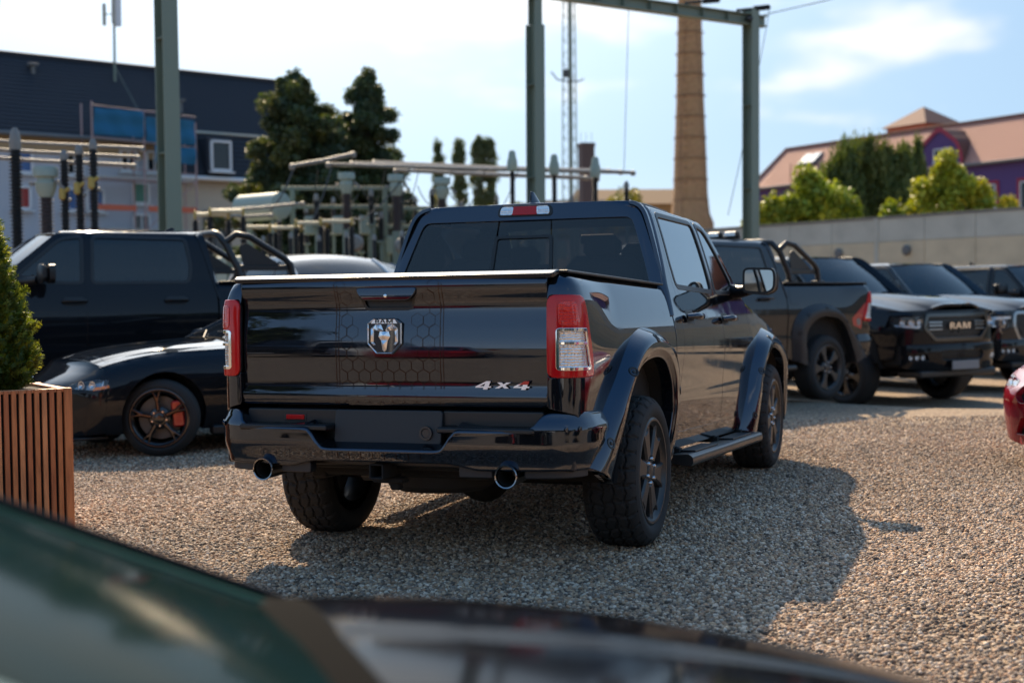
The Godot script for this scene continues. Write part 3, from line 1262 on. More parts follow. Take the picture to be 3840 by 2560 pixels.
func front_end(root: Node3D, o: Dictionary, P: Material, cell: float) -> void:
	var g := Geo.new()
	var style: String = o.get("front", "wide")
	var PF := plan([0, 4.70, .35, 4.685, .6, 4.65, .78, 4.58, .87, 4.50, .91, 4.40, .925, 4.25], 12)
	var nose := func(lift: float) -> Callable:
		return func(u, y):
			var q := plan_at(PF, absf(u))
			var d := plan_out(PF, absf(u))
			var k: float = lift - .10 * pow(maxf(0.0, y - .95), 2.0) * 2.0
			return V(signf(u) * (q.x - d.x * k), y, q.y - d.y * k)
	var n0: Callable = nose.call(0.0)
	var grille := pl([-.56, 1.175, .56, 1.175, .60, 1.02, .44, .875, -.44, .875, -.60, 1.02], .03) if style == "wide" else pl([-.60, 1.20, .60, 1.20, .62, 1.02, .52, .80, -.52, .80, -.62, 1.02], .05)
	var lampR := pl([.62, 1.165, .70, 1.18, 1.06, 1.165, 1.10, 1.10, 1.02, 1.03, .68, 1.0, .635, 1.06], .02) if style == "wide" else pl([.66, 1.18, 1.02, 1.18, 1.06, 1.10, 1.02, .82, .95, .82, .92, .90, .68, 1.0], .02)
	var face := pl([-1.12, 1.24, 1.12, 1.24, 1.14, 1.0, 1.10, .80, -1.10, .80, -1.14, 1.0], .02)
	panel(g, face, n0, V(0, 0, 1), cell, .004, .03, [grille, lampR, mir(lampR)])
	obj("front_panel", g, P, root)
	g = Geo.new()
	panel(g, grow(grille, .004), nose.call(-.05), V(0, 0, 1), .12, 0, 0)
	var gr := obj("grille", g, M.black, root)
	g = Geo.new()
	panel(g, grow(grille, .028), nose.call(.010), V(0, 0, 1), cell, .006, .03, [grow(grille, -.012)])
	obj("grille_surround", g, o.get("grille_trim", M.dark_chrome), gr)
	for k in 7:
		var y := .90 + k * .042
		var hw := .56 if y > 1.02 else lerpf(.44, .58, (y - .875) / .15)
		g = Geo.new()
		panel(g, rect(-hw, y - .008, hw, y + .008), nose.call(-.018), V(0, 0, 1), .1, .003, .025)
		obj("grille_bar", g, M.grille, gr)
	if style == "wide":
		var m := text("RAM", .080, .012, 1.75)
		var b := obj("letters", m, M.chrome, gr)
		b.transform = Transform3D(Basis(Vector3(-1, 0, 0), Vector3.UP, Vector3(0, 0, -1)), V(-m.get_aabb().get_center().x * -1.0, 1.045 - m.get_aabb().get_center().y, 4.705))
		g = Geo.new()
		for yy in [1.0, 1.05, 1.09]:
			for s in [-1, 1]:
				panel(g, rect(.32 if s > 0 else -.54, yy - .006, .54 if s > 0 else -.32, yy + .006), nose.call(.002), V(0, 0, 1), .1, .003, .02)
		obj("bright_bars", g, M.dark_chrome, gr)
	for s in [1.0, -1.0]:
		var lp: PackedVector2Array = lampR if s > 0 else mir(lampR)
		g = Geo.new()
		panel(g, grow(lp, .004), nose.call(-.045), V(s * .3, 0, 1), .1, 0, 0)
		panel(g, grow(lp, .003), nose.call(.001), V(s * .3, 0, 1), cell, .002, .05, [grow(lp, -.012)])
		var hl := obj("headlamp", g, M.black, root)
		if style == "wide":
			for q in [[.68, .045], [.80, .045], [.93, .04]]:
				g = Geo.new()
				var c: Vector3 = nose.call(-.03).call(s * q[0], 1.085)
				lathe(g, axis_at(c, V(s * .35, 0, 1)), [q[1] * .4, -.01, q[1] * .9, .012, q[1], .03, q[1] * .94, .03], 18)
				obj("projector", g, M.chrome, hl)
				g = Geo.new()
				lathe(g, axis_at(c, V(s * .35, 0, 1)), [q[1] * .75, .004, q[1] * .5, .016, 0, .022], 16)
				obj("lens", g, M.lamp_clear, hl)
			g = Geo.new()
			panel(g, pl([s * .65, 1.015, s * 1.02, 1.035, s * 1.05, 1.062, s * .66, 1.045]), nose.call(-.006), V(s * .3, 0, 1), cell, .003, .02)
			obj("light_strip", g, M.lamp_clear, hl)
		else:
			g = Geo.new()
			panel(g, pl([s * .68, 1.15, s * .98, 1.15, s * 1.0, 1.10, s * .985, .84, s * .945, .84, s * .93, 1.10, s * .68, 1.12]), nose.call(.0), V(s * .3, 0, 1), cell, .003, .02)
			obj("light_strip", g, M.lamp_clear, hl)
			g = Geo.new()
			panel(g, pl([s * 1.005, 1.165, s * 1.045, 1.12, s * 1.03, .98, s * 1.0, .98]), nose.call(.002), V(s * .3, 0, 1), cell, .003, .02)
			obj("indicator", g, M.amber, hl)
			for yy in [1.05, .95]:
				g = Geo.new()
				lathe(g, axis_at(nose.call(-.03).call(s * .82, yy), V(s * .35, 0, 1)), [.03, -.01, .045, .02, .05, .03, .045, .03], 16)
				obj("projector", g, M.chrome, hl)
		g = Geo.new()
		panel(g, lp, nose.call(.0), V(s * .3, 0, 1), cell, 0, 0)
		obj("lamp_cover", g, M.clear, hl)
	# bumper
	var bf := func(u, y):
		var q := plan_at(PF, absf(u))
		var d := plan_out(PF, absf(u))
		var k := .07 - .9 * pow(absf(y - .70), 2.0)
		return V(signf(u) * (q.x - d.x * -k), y, q.y + d.y * -k * -1.0) if false else V(signf(u) * (q.x + .07 * signf(d.x) * 0.5), y, q.y + k)
	var hole := pl([-.42, .60, .42, .60, .46, .68, .42, .735, -.42, .735, -.46, .68], .03)
	var fog := pl([.62, .60, .90, .60, .93, .67, .66, .69], .02)
	g = Geo.new()
	panel(g, pl([-1.16, .80, 1.16, .80, 1.2, .70, 1.13, .56, .9, .50, .5, .47, -.5, .47, -.9, .50, -1.13, .56, -1.2, .70], .04), bf, V(0, 0, 1), cell, .012, .06, [hole, fog, mir(fog)])
	var bu := obj("front_bumper", g, o.get("bumper", P), root)
	g = Geo.new()
	panel(g, hole, func(u, y): return bf.call(u, y) + V(0, 0, -.06), V(0, 0, 1), .12, 0, 0)
	for k in 4:
		panel(g, rect(-.43, .615 + k * .032, .43, .625 + k * .032), func(u, y): return bf.call(u, y) + V(0, 0, -.02), V(0, 0, 1), .12, .002, .02)
	obj("lower_grille", g, M.black, bu)
	for s in [1.0, -1.0]:
		g = Geo.new()
		panel(g, fog if s > 0 else mir(fog), func(u, y): return bf.call(u, y) + V(0, 0, -.05), V(0, 0, 1), .12, 0, 0)
		var fo := obj("fog_lamp_recess", g, M.black, bu)
		g = Geo.new()
		for q in [.70, .78, .86]:
			lathe(g, axis_at(bf.call(s * q, .645) + V(0, 0, -.045), V(s * .2, 0, 1)), [.02, 0, .03, .015, .03, .02, 0, .022], 12)
		obj("fog_lamp", g, M.lamp_clear, fo)
	g = Geo.new()
	box(g, V(0, .535, 4.785), Vector3(.54, .13, .015), .004)
	var np := obj("number_plate_holder", g, M.black, bu)
	g = Geo.new()
	box(g, V(0, .54, 4.796), Vector3(.52, .11, .008), .003)
	obj("dealer_plate", g, M.plate, np)
	g = Geo.new()
	box(g, V(0, .43, 4.50), Vector3(1.5, .10, .4), .03)
	obj("air_dam", g, M.black, bu)


func emblem(gate: Node3D) -> void:
	var c := V(-.015, 1.178, -1.142)
	var tr := Transform3D(Basis(Vector3(1, 0, 0), Vector3.UP, Vector3(0, 0, 1)), c)
	var oct := pl([-.060, .089, .060, .089, .094, .065, .094, -.038, .044, -.089, -.044, -.089, -.094, -.038, -.094, .065])
	var g := Geo.new()
	prism(g, tr, oct, .010, .003)
	var e := obj("emblem", g, M.emblem_black, gate)
	g = Geo.new()
	var inn := grow(oct, -.010)
	var m := oct.size()
	for k in m:
		var a := oct[k]
		var b := oct[(k + 1) % m]
		var ia := _near(inn, a)
		var ib := _near(inn, b)
		var mid := (a + b + ia + ib) * .25
		var am := (a + ia) * .5
		var bm := (b + ib) * .5
		g.flat([tr * Vector3(a.x, a.y, .008), tr * Vector3(b.x, b.y, .008), tr * Vector3(bm.x, bm.y, .015), tr * Vector3(am.x, am.y, .015)], tr.basis * Vector3(mid.x, mid.y, .06))
		g.flat([tr * Vector3(am.x, am.y, .015), tr * Vector3(bm.x, bm.y, .015), tr * Vector3(ib.x, ib.y, .008), tr * Vector3(ia.x, ia.y, .008)], tr.basis * Vector3(-mid.x, -mid.y, .06))
	prism(g, tr, pl([-.055, .084, .055, .084, .072, .063, -.072, .063]), .0125)
	obj("shield_rim", g, M.polished, e)
	var tm := text("RAM", .017, .003, 2.0)
	var tl := obj("shield_letters", tm, M.emblem_black, e)
	tl.position = c + Vector3(-tm.get_aabb().get_center().x, .0735 - tm.get_aabb().get_center().y, .0135)
	# the horned head, in facets
	g = Geo.new()
	var F := func(a: Array, ap: Vector3) -> void:
		# a fan of facets over a closed outline up to a ridge point
		var p := keys(a)
		for k in p.size():
			var q0 := p[k]
			var q1 := p[(k + 1) % p.size()]
			g.flat([tr * Vector3(q0.x, q0.y, .009), tr * Vector3(q1.x, q1.y, .009), tr * ap], Vector3(0, 0, 1))
	F.call([-.026, .024, .026, .024, .034, -.002, .020, -.020, -.020, -.020, -.034, -.002], Vector3(0, .004, .026))
	F.call([-.020, -.018, .020, -.018, .011, -.068, .0, -.080, -.011, -.068], Vector3(0, -.040, .024))
	for s in [1.0, -1.0]:
		F.call([s * .004, .028, s * .018, .060, s * .046, .060, s * .036, .026, s * .014, .020], Vector3(s * .026, .042, .026))
		F.call([s * .046, .060, s * .074, .040, s * .062, .026, s * .036, .028], Vector3(s * .054, .040, .026))
		F.call([s * .074, .040, s * .075, -.030, s * .058, -.030, s * .056, .026], Vector3(s * .066, .004, .024))
		F.call([s * .075, -.028, s * .060, -.046, s * .046, -.042, s * .058, -.028], Vector3(s * .060, -.036, .022))
	obj("horned_head", g, M.polished, e)


func decals(gate: Node3D, gatef: Callable) -> void:
	# honeycomb print of the stripe in the middle of the tailgate
	var g := Geo.new()
	var lines := Geo.new()
	var R := .037
	var on := func(x: float, y: float, d: float) -> Vector3:
		return gatef.call(x, y) + V(0, 0, -d)
	var hexes := []
	for row in 12:
		for col in 9:
			var x := -.262 + col * R * 1.732 + (R * .866 if row % 2 else 0.0)
			var y := .868 + row * R * 1.5
			if x > .275 or y > 1.455:
				continue
			if absf(x + .015) < .16 and y > 1.07 or absf(x) < .20 and y > 1.28 and y < 1.44:
				continue
			hexes.append(Vector2(x, y))
	for h: Vector2 in hexes:
		for k in 6:
			var a := TAU * (k + .5) / 6
			var b := TAU * (k + 1.5) / 6
			var q := []
			for e in [[a, R * .98], [b, R * .98], [b, R * .925], [a, R * .925]]:
				var p: Vector2 = h + Vector2(cos(e[0]), sin(e[0])) * e[1]
				p.y = clampf(p.y, .842, 1.47)
				q.append(on.call(p.x, p.y, .0012))
			lines.flat(q, V(0, 0, -1))
	for x in [-.292, -.276, .276, .292]:
		for k in 16:
			var y0 := lerpf(.842, 1.465, k / 16.0)
			var y1 := lerpf(.842, 1.465, (k + 1) / 16.0)
			lines.flat([on.call(x, y0, .0012), on.call(x + .004, y0, .0012), on.call(x + .004, y1, .0012), on.call(x, y1, .0012)], V(0, 0, -1))
	obj("honeycomb_print", lines, M.print_line, gate)


func rear_bumper(root: Node3D, P: Material, cell: float) -> void:
	var PR := plan([0, -1.262, .4, -1.255, .70, -1.232, .84, -1.20, .93, -1.145, .985, -1.06, 1.008, -.96, 1.012, -.86, 1.012, -.74], 12)
	var f := func(u, y):
		var q := plan_at(PR, absf(u))
		var d := plan_out(PR, absf(u))
		var k := -.030 * smoothstep(.735, .81, y) - .028 * smoothstep(.66, .54, y) - .004 * smoothstep(.715, .70, y)
		return V(signf(u) * (q.x + d.x * -1.0 * -k * 1.0), y, q.y + d.y * k)
	var L: float = PR.len
	var half := [0.0, .612, .30, .612, .335, .622, .385, .70, .42, .712, .74, .716, .79, .735, .83, .79, .87, .802, L, .802, L, .56, 1.2, .545, .9, .548, .50, .545, .42, .562, .36, .572]
	var p := PackedVector2Array(keys(half))
	var full := PackedVector2Array()
	for k in range(p.size() - 1, 0, -1):
		full.append(Vector2(-p[k].x, p[k].y))
	full.append_array(p)
	full.append(Vector2(0, .574))
	var ordered := PackedVector2Array()
	# walk: left bottom ... the list above runs left top edge reversed, so build it plainly
	var topr := PackedVector2Array()
	for k in 10:
		topr.append(p[k])
	var botr := PackedVector2Array()
	for k in range(10, p.size()):
		botr.append(p[k])
	for k in range(9, 0, -1):
		ordered.append(Vector2(-topr[k].x, topr[k].y))
	for q in topr:
		ordered.append(q)
	for q in botr:
		ordered.append(q)
	for k in range(botr.size() - 1, -1, -1):
		ordered.append(Vector2(-botr[k].x, botr[k].y))
	var g := Geo.new()
	panel(g, rnd(ordered, .03, 3), f, V(0, 0, -1), cell * .8, .014, .10)
	var b := obj("rear_bumper", g, P, root)
	# step pads above the bar and the plate recess
	g = Geo.new()
	for s in [-1.0, 1.0]:
		box(g, V(s * .545, .725, -1.155), Vector3(.50, .03, .16), .01)
		box(g, V(s * .545, .775, -1.105), Vector3(.53, .085, .04), .012)
	box(g, V(0, .64, -1.06), Vector3(1.9, .22, .06), .01)
	obj("step_pad", g, M.black, b)
	g = Geo.new()
	panel(g, pl([-.262, .632, .262, .632, .285, .66, .285, .808, -.285, .808, -.285, .66], .012), func(x, y): return V(x, y, -1.165 + (y - .63) * .12), V(0, 0, -1), .1, .008, .03)
	var pr := obj("plate_recess", g, M.dark_plastic, b)
	for q in [[-.11, .735], [.10, .735], [-.07, .67], [.04, .67]]:
		g = Geo.new()
		lathe(g, axis_at(V(q[0], q[1], -1.158 + (q[1] - .63) * .12), V(0, 0, -1)), [.018, .0, .018, .0035, .009, .0035, .007, .001, 0, .001], 12)
		obj("plate_screw", g, M.black, pr)
	g = Geo.new()
	lathe(g, axis_at(V(.212, .705, -1.158), V(0, 0, -1)), [.034, 0, .034, .012, .024, .012, .020, .006, 0, .006], 20)
	obj("tow_socket", g, M.rim, pr)
	g = Geo.new()
	box(g, V(-.527, .772, -1.128), Vector3(.105, .026, .012), .004)
	obj("reflector", g, M.lamp_red, b)
	g = Geo.new()
	box(g, V(-.527, .772, -1.124), Vector3(.128, .040, .008), .003)
	obj("reflector_frame", g, M.black, b)
	# skirts under the bar
	for s in [-1.0, 1.0]:
		for seg in [[.42, .58], [.75, 1.16]]:
			g = Geo.new()
			var q := rect(s * seg[0], .505, s * seg[1], .548)
			panel(g, q, func(u, y): return f.call(u, y) + V(-s * .012, 0, .022), V(0, 0, -1), .1, .006, .05)
			obj("lower_skirt", g, M.dark_plastic, b)
	for s in [-1.0, 1.0]:
		for q in [[.95, .735], [1.03, .735]]:
			g = Geo.new()
			var C: Vector3 = f.call(s * q[0], q[1])
			lathe(g, axis_at(C, C - V(0, .735, -.9)), [.013, -.002, .013, .002, .010, .003, 0, .002], 12)
			obj("parking_sensor", g, P, b)
	# print on the bar
	if cell < .05:
		g = Geo.new()
		for col in 9:
			var x := -.262 + col * .064
			var R := .037
			for k in 6:
				var a := TAU * (k + .5) / 6
				var c := TAU * (k + 1.5) / 6
				var q := []
				for e in [[a, R * .98], [c, R * .98], [c, R * .925], [a, R * .925]]:
					var w := Vector2(x + cos(e[0]) * e[1], clampf(.594 + sin(e[0]) * e[1], .578, .611))
					q.append(f.call(w.x, w.y) + V(0, 0, -.0015))
				g.flat(q, V(0, 0, -1))
		obj("honeycomb_print", g, M.print_line, b)
	# tow hitch
	g = Geo.new()
	tube(g, [V(-.8, .545, -1.02), V(.8, .545, -1.02)], .035, 10)
	var sq := rect(-.034, -.034, .034, .034, .008)
	for e in [[-.034, 0, .008, .068], [.034, 0, .008, .068], [0, -.034, .068, .008], [0, .034, .068, .008]]:
		box(g, V(-.035 + e[0], .515 + e[1], -1.10), Vector3(e[2], e[3], .22), .002)
	box(g, V(-.03, .462, -1.05), Vector3(.17, .03, .09), .01)
	box(g, V(-.0, .436, -1.05), Vector3(.06, .05, .05), .012)
	obj("tow_hitch", g, M.liner, b)


func chassis(root: Node3D, o: Dictionary) -> void:
	var g := Geo.new()
	box(g, V(0, .80, 1.9), Vector3(1.80, .56, 5.2), .05)
	var body := obj("inner_body", g, M.liner, root)
	g = Geo.new()
	for s in [-1.0, 1.0]:
		box(g, V(s * .52, .52, 1.8), Vector3(.10, .16, 5.4), .02)
	box(g, V(0, .52, -.85), Vector3(1.0, .12, .10), .02)
	obj("frame_rail", g, M.liner, body)
	g = Geo.new()
	tube(g, [V(-.85, .41, 0), V(.85, .41, 0)], .055, 12)
	lathe(g, axis_at(V(.05, .41, 0), V(0, 0, -1)), [.13, -.12, .17, 0, .15, .07, .09, .12, 0, .13], 20)
	obj("rear_axle", g, M.liner, body)
	g = Geo.new()
	lathe(g, axis_at(V(.04, .43, -.58), Vector3.UP), [0, -.06, .22, -.06, .28, -.03, .30, .03, .28, .12, .2, .13], 32)
	obj("spare_wheel", g, M.tyre, body)
	g = Geo.new()
	tube(g, [V(-.85, .40, 3.66), V(.85, .40, 3.66)], .05, 10)
	box(g, V(0, .42, 3.6), Vector3(.8, .14, .5), .05)
	obj("front_axle", g, M.liner, body)
	for s in [-1.0, 1.0]:
		var ex := obj("exhaust", tube(Geo.new(), [V(s * .60, .50, .4), V(s * .61, .53, -.45), V(s * .64, .53, -.85), V(s * .655, .525, -1.06)], .034, 12), M.pipe, body)
		g = Geo.new()
		var tr := axis_at(V(s * .655, .525, -1.03), V(0, -.06, -1))
		lathe(g, tr, [.046, 0, .054, .03, .055, .20, .0575, .205, .055, .21, .050, .207, .048, .19, .046, .02], 28)
		obj("exhaust_tip", g, M.dark_chrome, ex)
		g = Geo.new()
		lathe(g, tr, [.0475, .19, .045, .03, 0, .02], 24)
		obj("exhaust_bore", g, M.soot, ex)
	g = Geo.new()
	tube(g, [V(-.30, .50, -.80), V(.45, .52, -.72)], .075, 14)
	tube(g, [V(.45, .52, -.72), V(.62, .53, -.80)], .03, 8)
	tube(g, [V(-.30, .50, -.80), V(-.62, .53, -.80)], .03, 8)
	obj("muffler", g, M.pipe, body)
	g = Geo.new()
	for s in [-1.0, 1.0]:
		tube(g, [V(s * .45, .42, -.05), V(s * .40, .75, -.2)], .03, 8)
	obj("shock_absorber", g, M.liner, body)


# ---------------------------------------------------------------- low cars
# Same axes as the pickups: x right, y up, z forward from the rear axle.
func car(o: Dictionary) -> Node3D:
	var root := thing(o.get("name", "parked_car"), o.label, o.get("category", "car"), o.at, o.turn, o.get("group", ""))
	var P: Material = o.paint
	var cell: float = o.get("cell", .09)
	var kind: String = o.get("kind", "coupe")
	var WB := 2.72
	var S: PackedVector2Array
	var R: PackedVector2Array
	var T: PackedVector2Array
	var XR: PackedVector2Array
	var zr0: float; var zr1: float; var zh: float; var zf: float; var tail: float
	var win: Array
	if kind == "coupe":
		S = keys([-1.0, .96, -.5, 1.0, 0, 1.01, .5, .985, 1.2, .965, 1.8, .95, 2.3, .935, 2.72, .915, 3.1, .85, 3.4, .745, 3.6, .66])
		T = keys([-1.0, .99, -.5, 1.03, 1.75, 1.03, 2.3, 1.0, 2.8, .955, 3.2, .875, 3.5, .76, 3.62, .69])
		R = keys([-.55, 1.04, -.1, 1.18, .35, 1.33, .7, 1.375, 1.0, 1.37, 1.25, 1.33, 1.6, 1.17, 1.98, .985])
		XR = keys([-.55, .60, -.1, .57, .35, .56, .9, .56, 1.25, .58, 1.6, .64, 1.98, .72])
		zr0 = -.55; zr1 = .30; zh = 1.12; zf = 1.97; tail = -1.02
		win = [[.36, .08, 1.66, .06, 1.28, .72, 1.12, .93, .55, .95, .40, .70], [-.05, .12, .28, .10, .32, .72, .18, .72]]
	elif kind == "roadster":
		S = keys([-1.0, .96, -.5, 1.0, 0, 1.01, .5, .985, 1.2, .955, 1.8, .92, 2.3, .875, 2.72, .79, 3.1, .675, 3.4, .56, 3.6, .48])
		T = keys([-1.0, .99, -.5, 1.03, 1.75, .985, 2.3, .92, 2.8, .81, 3.2, .68, 3.5, .57, 3.62, .51])
		R = keys([-.55, 1.04, -.1, 1.18, .35, 1.33, .7, 1.375, 1.0, 1.37, 1.25, 1.32, 1.6, 1.14, 1.98, .95])
		XR = keys([-.55, .60, -.1, .57, .35, .56, .9, .56, 1.25, .58, 1.6, .64, 1.98, .72])
		zr0 = -.55; zr1 = .30; zh = 1.12; zf = 1.97; tail = -1.02
		win = [[.36, .08, 1.66, .06, 1.28, .72, 1.12, .93, .55, .95, .40, .70], [-.05, .12, .28, .10, .32, .72, .18, .72]]
	elif kind == "suv":
		S = keys([-.9, 1.05, 0, 1.08, 1.0, 1.06, 1.8, 1.04, 2.4, 1.02, 2.9, .98, 3.3, .90, 3.5, .80])
		T = keys([-.9, 1.06, 0, 1.08, 1.9, 1.12, 2.5, 1.08, 3.0, 1.03, 3.4, .93, 3.55, .84])
		R = keys([-.85, 1.12, -.6, 1.50, -.3, 1.70, .3, 1.755, .9, 1.75, 1.25, 1.69, 1.6, 1.48, 2.1, 1.09])
		XR = keys([-.85, .66, -.3, .62, .9, .62, 1.3, .63, 2.1, .74])
		zr0 = -.85; zr1 = -.42; zh = 1.18; zf = 2.08; tail = -.95
		win = [[1.0, .06, 1.88, .05, 1.5, .62, 1.28, .90, 1.0, .92], [.06, .08, .94, .06, .94, .92, .14, .92, .0, .5], [-.6, .14, -.04, .10, .04, .90, -.28, .88, -.5, .5]]
	else:
		S = keys([-1.05, .93, -.5, .97, .5, .96, 1.5, .94, 2.4, .90, 2.9, .84, 3.3, .74, 3.5, .66])
		T = keys([-1.05, .98, -.5, 1.02, 1.9, 1.01, 2.5, .97, 3.0, .89, 3.4, .77, 3.52, .69])
		R = keys([-.7, 1.02, -.3, 1.20, .1, 1.38, .5, 1.45, 1.0, 1.455, 1.3, 1.41, 1.65, 1.22, 2.12, .97])
		XR = keys([-.7, .62, .1, .58, 1.0, .58, 1.3, .60, 2.12, .72])
		zr0 = -.7; zr1 = .12; zh = 1.2; zf = 2.1; tail = -1.05
		win = [[.98, .06, 1.84, .05, 1.42, .72, 1.2, .92, .98, .93], [.10, .08, .90, .06, .90, .93, .42, .90, .2, .6], [-.22, .12, .03, .10, .12, .55, .02, .5]]
	var k: float = o.get("wide", 1.0)
	var Wd := keys([-1.05, .84 * k, -.8, .91 * k, -.3, .955 * k, .4, .95 * k, 1.6, .935 * k, 2.4, .945 * k, 2.9, .94 * k, 3.2, .90 * k, 3.45, .80 * k, 3.6, .70 * k])
	var prof := keys([0, .93, .12, .962, .35, .992, .55, 1.0, .75, .99, .88, .95, .96, .89, 1.0, .84])
	var yb := .20
	var lowx := func(z, y):
		var s := cv(S, z)
		return cv(Wd, z) * cv(prof, clampf((y - yb) / (s - yb), 0, 1))
	var Rw: float = o.get("wheel_r", .345)
	var arch := func(z0): 
		var a := PackedVector2Array()
		for j in 17:
			var an := lerpf(-.25, PI + .25, j / 16.0)
			a.append(Vector2(z0 - cos(an) * (Rw + .045), Rw + .02 + sin(an) * (Rw + .05)))
		a.append(Vector2(z0 + .30, .05))
		a.append(Vector2(z0 - .30, .05))
		return a
	var g: Geo
	var zn := 3.22
	# greenhouse: t from the belt (0) to the roof edge (1)
	var sidef := func(s: float) -> Callable:
		return func(z, t):
			var a := Vector2(cv(Wd, z) * .845, cv(S, z) - .004)
			var b := Vector2(cv(XR, z), cv(R, z) - .045)
			b.y = maxf(b.y, a.y)
			var q := a.lerp(b, t)
			return V(s * (q.x + .03 * sin(PI * t)), q.y + .01 * sin(PI * t), z)
	var roofs := func(u, z):
		return V(u * cv(XR, z), cv(R, z) - .045 * pow(absf(u), 2.2), z)
	for s: float in [1.0, -1.0]:
		var f := func(z, y): return V(s * lowx.call(z, y), y, z)
		var edge := PackedVector2Array()
		for j in 22:
			var z := lerpf(tail + .14, zn, j / 21.0)
			edge.append(Vector2(z, cv(S, z)))
		var body := edge.duplicate()
		body.append_array(PackedVector2Array([Vector2(zn + .06, .5), Vector2(zn, .22), Vector2(tail + .2, .26)]))
		var bits := [body]
		for z0 in [0.0, WB]:
			var nb := []
			for q in bits:
				for w in Geometry2D.clip_polygons(q, arch.call(z0)):
					if not Geometry2D.is_polygon_clockwise(w):
						nb.append(w)
			bits = nb
		var door := pl([.42, .36, 1.72, .36, 1.80, .62, 1.76, .938, .40, .968, .36, .7], .06)
		g = Geo.new()
		for q in bits:
			panel(g, q, f, V(s, .1, 0), cell, .004, .05, [grow(door, .004)] if q.size() > 20 or bits.size() == 1 else [])
		obj("body_side", g, P, root)
		g = Geo.new()
		panel(g, door, f, V(s, .1, 0), cell, .004, .03)
		var dr := obj("door", g, P, root)
		g = Geo.new()
		tube(g, [V(s * (lowx.call(.55, .80) - .005), .80, .50), V(s * (lowx.call(.6, .80) + .025), .81, .56), V(s * (lowx.call(.65, .80) + .025), .81, .66), V(s * (lowx.call(.7, .80) - .005), .80, .72)], .012, 8)
		obj("handle", g, P, dr)
		# glazing
		var sf: Callable = sidef.call(s)
		var frame := PackedVector2Array()
		for j in 13:
			frame.append(Vector2(lerpf(zr0 + .02, zf - .02, j / 12.0), 0))
		frame.append_array(PackedVector2Array([Vector2(zf - .02, .06), Vector2(zh, 1.0), Vector2(zr1, 1.0), Vector2(zr0 + .02, .06)]))
		var holes := []
		for w in win:
			holes.append(pl(w, .05))
		g = Geo.new()
		panel(g, frame, sf, V(s, .4, 0), cell, .002, .02, holes)
		obj("window_frame", g, P, root)
		for w in holes:
			g = Geo.new()
			panel(g, grow(w, .012), func(z, t): return sf.call(z, t) - V(s * .008, 0, 0), V(s, .4, 0), cell, 0, 0)
			obj("side_window", g, o.get("glass", M.tint), root)
			g = Geo.new()
			panel(g, grow(w, .02), func(z, t): return sf.call(z, t) + V(s * .002, 0, 0), V(s, .4, 0), cell, .002, .01, [w])
			obj("window_seal", g, M.black, root)
		# arch tubs
		for z0 in [0.0, WB]:
			g = Geo.new()
			var a: PackedVector2Array = arch.call(z0)
			for j in 16:
				g.flat([V(s * .90, a[j].y, a[j].x), V(s * .90, a[j + 1].y, a[j + 1].x), V(s * .55, a[j + 1].y, a[j + 1].x), V(s * .55, a[j].y, a[j].x)], V(0, Rw - a[j].y, z0 - a[j].x))
			box(g, V(s * .55, .42, z0), Vector3(.02, .46, .76))
			obj("arch_liner", g, M.liner, root)
		g = Geo.new()
		box(g, V(s * .90, .21, WB * .5), Vector3(.10, .10, 1.85), .03)
		obj("sill", g, M.black, root)
		# mirror
		if kind == "roadster":
			continue
		g = Geo.new()
		lathe(g, Transform3D(Basis(Vector3(1, 0, 0), Vector3(0, 0, -1) * 1.0, Vector3(0, .62, 0)), V(s * 1.02, 1.03, 1.50)), [0, -.02, .09, .0, .115, .06, .09, .14, .04, .18, 0, .19], 18)
		tube(g, [V(s * .85, .965, 1.62), V(s * 1.0, 1.0, 1.58)], .022, 8)
		obj("mirror", g, P, root)
	# roof strip, screens
	for q in [["windscreen", zh, zf, o.get("glass_front", M.tint_light)], ["rear_window", zr0, zr1, o.get("glass", M.tint)], ["roof", zr1, zh, o.get("roof", P)]]:
		g = Geo.new()
		panel(g, rect(-.97 if q[0] != "roof" else -1.0, q[1], .97 if q[0] != "roof" else 1.0, q[2]), roofs, Vector3(0, 1, -.3 if q[0] == "windscreen" else .3), .14, .003, .012)
		obj(q[0], g, q[3], root)
	for s: float in [1.0, -1.0]:
		for q in [[zh, zf], [zr0, zr1]]:
			g = Geo.new()
			var pts := []
			for j in 9:
				var z := lerpf(q[0], q[1], j / 8.0)
				pts.append(V(s * cv(XR, z) * .985, cv(R, z) - .046, z))
			tube(g, pts, .026, 8)
			obj("pillar", g, P, root)
	if kind == "roadster":
		for q in [[-.97, -.78], [.78, .97]]:
			g = Geo.new()
			panel(g, rect(q[0], zh, q[1], zf), func(u, z): return roofs.call(u, z) + V(0, .006, .002), Vector3(0, 1, -.3), .10, .002, .004)
			obj("windscreen_edge", g, M.edge_glass, root)
	# bonnet and boot lid
	var topf := func(u, z):
		var w := cv(Wd, z) * .845
		var e := absf(u)
		var crease := .012 * smoothstep(.80, .70, e) - .012 * smoothstep(.40, .30, e)
		return V(u * w, lerpf(cv(T, z), cv(S, z), pow(e, 2.4)) + (crease if z > 1.9 else 0.0), z)
	g = Geo.new()
	panel(g, rect(-1, zf - .12, 1, zn + .02), topf, Vector3.UP, cell, .0, .02, [rect(-.90, zf + .02, .90, zn - .06, .04)])
	obj("wing_top", g, P, root)
	g = Geo.new()
	panel(g, rect(-.893, zf + .026, .893, zn - .066, .04), topf, Vector3.UP, cell, .005, .02)
	var bon := obj("bonnet", g, P, root)
	g = Geo.new()
	panel(g, rect(-.86, zf - .10, .86, zf + .015), func(u, z): return topf.call(u, z) + V(0, .006, 0), Vector3.UP, .12, .002, .01)
	obj("cowl", g, M.cowl, bon)
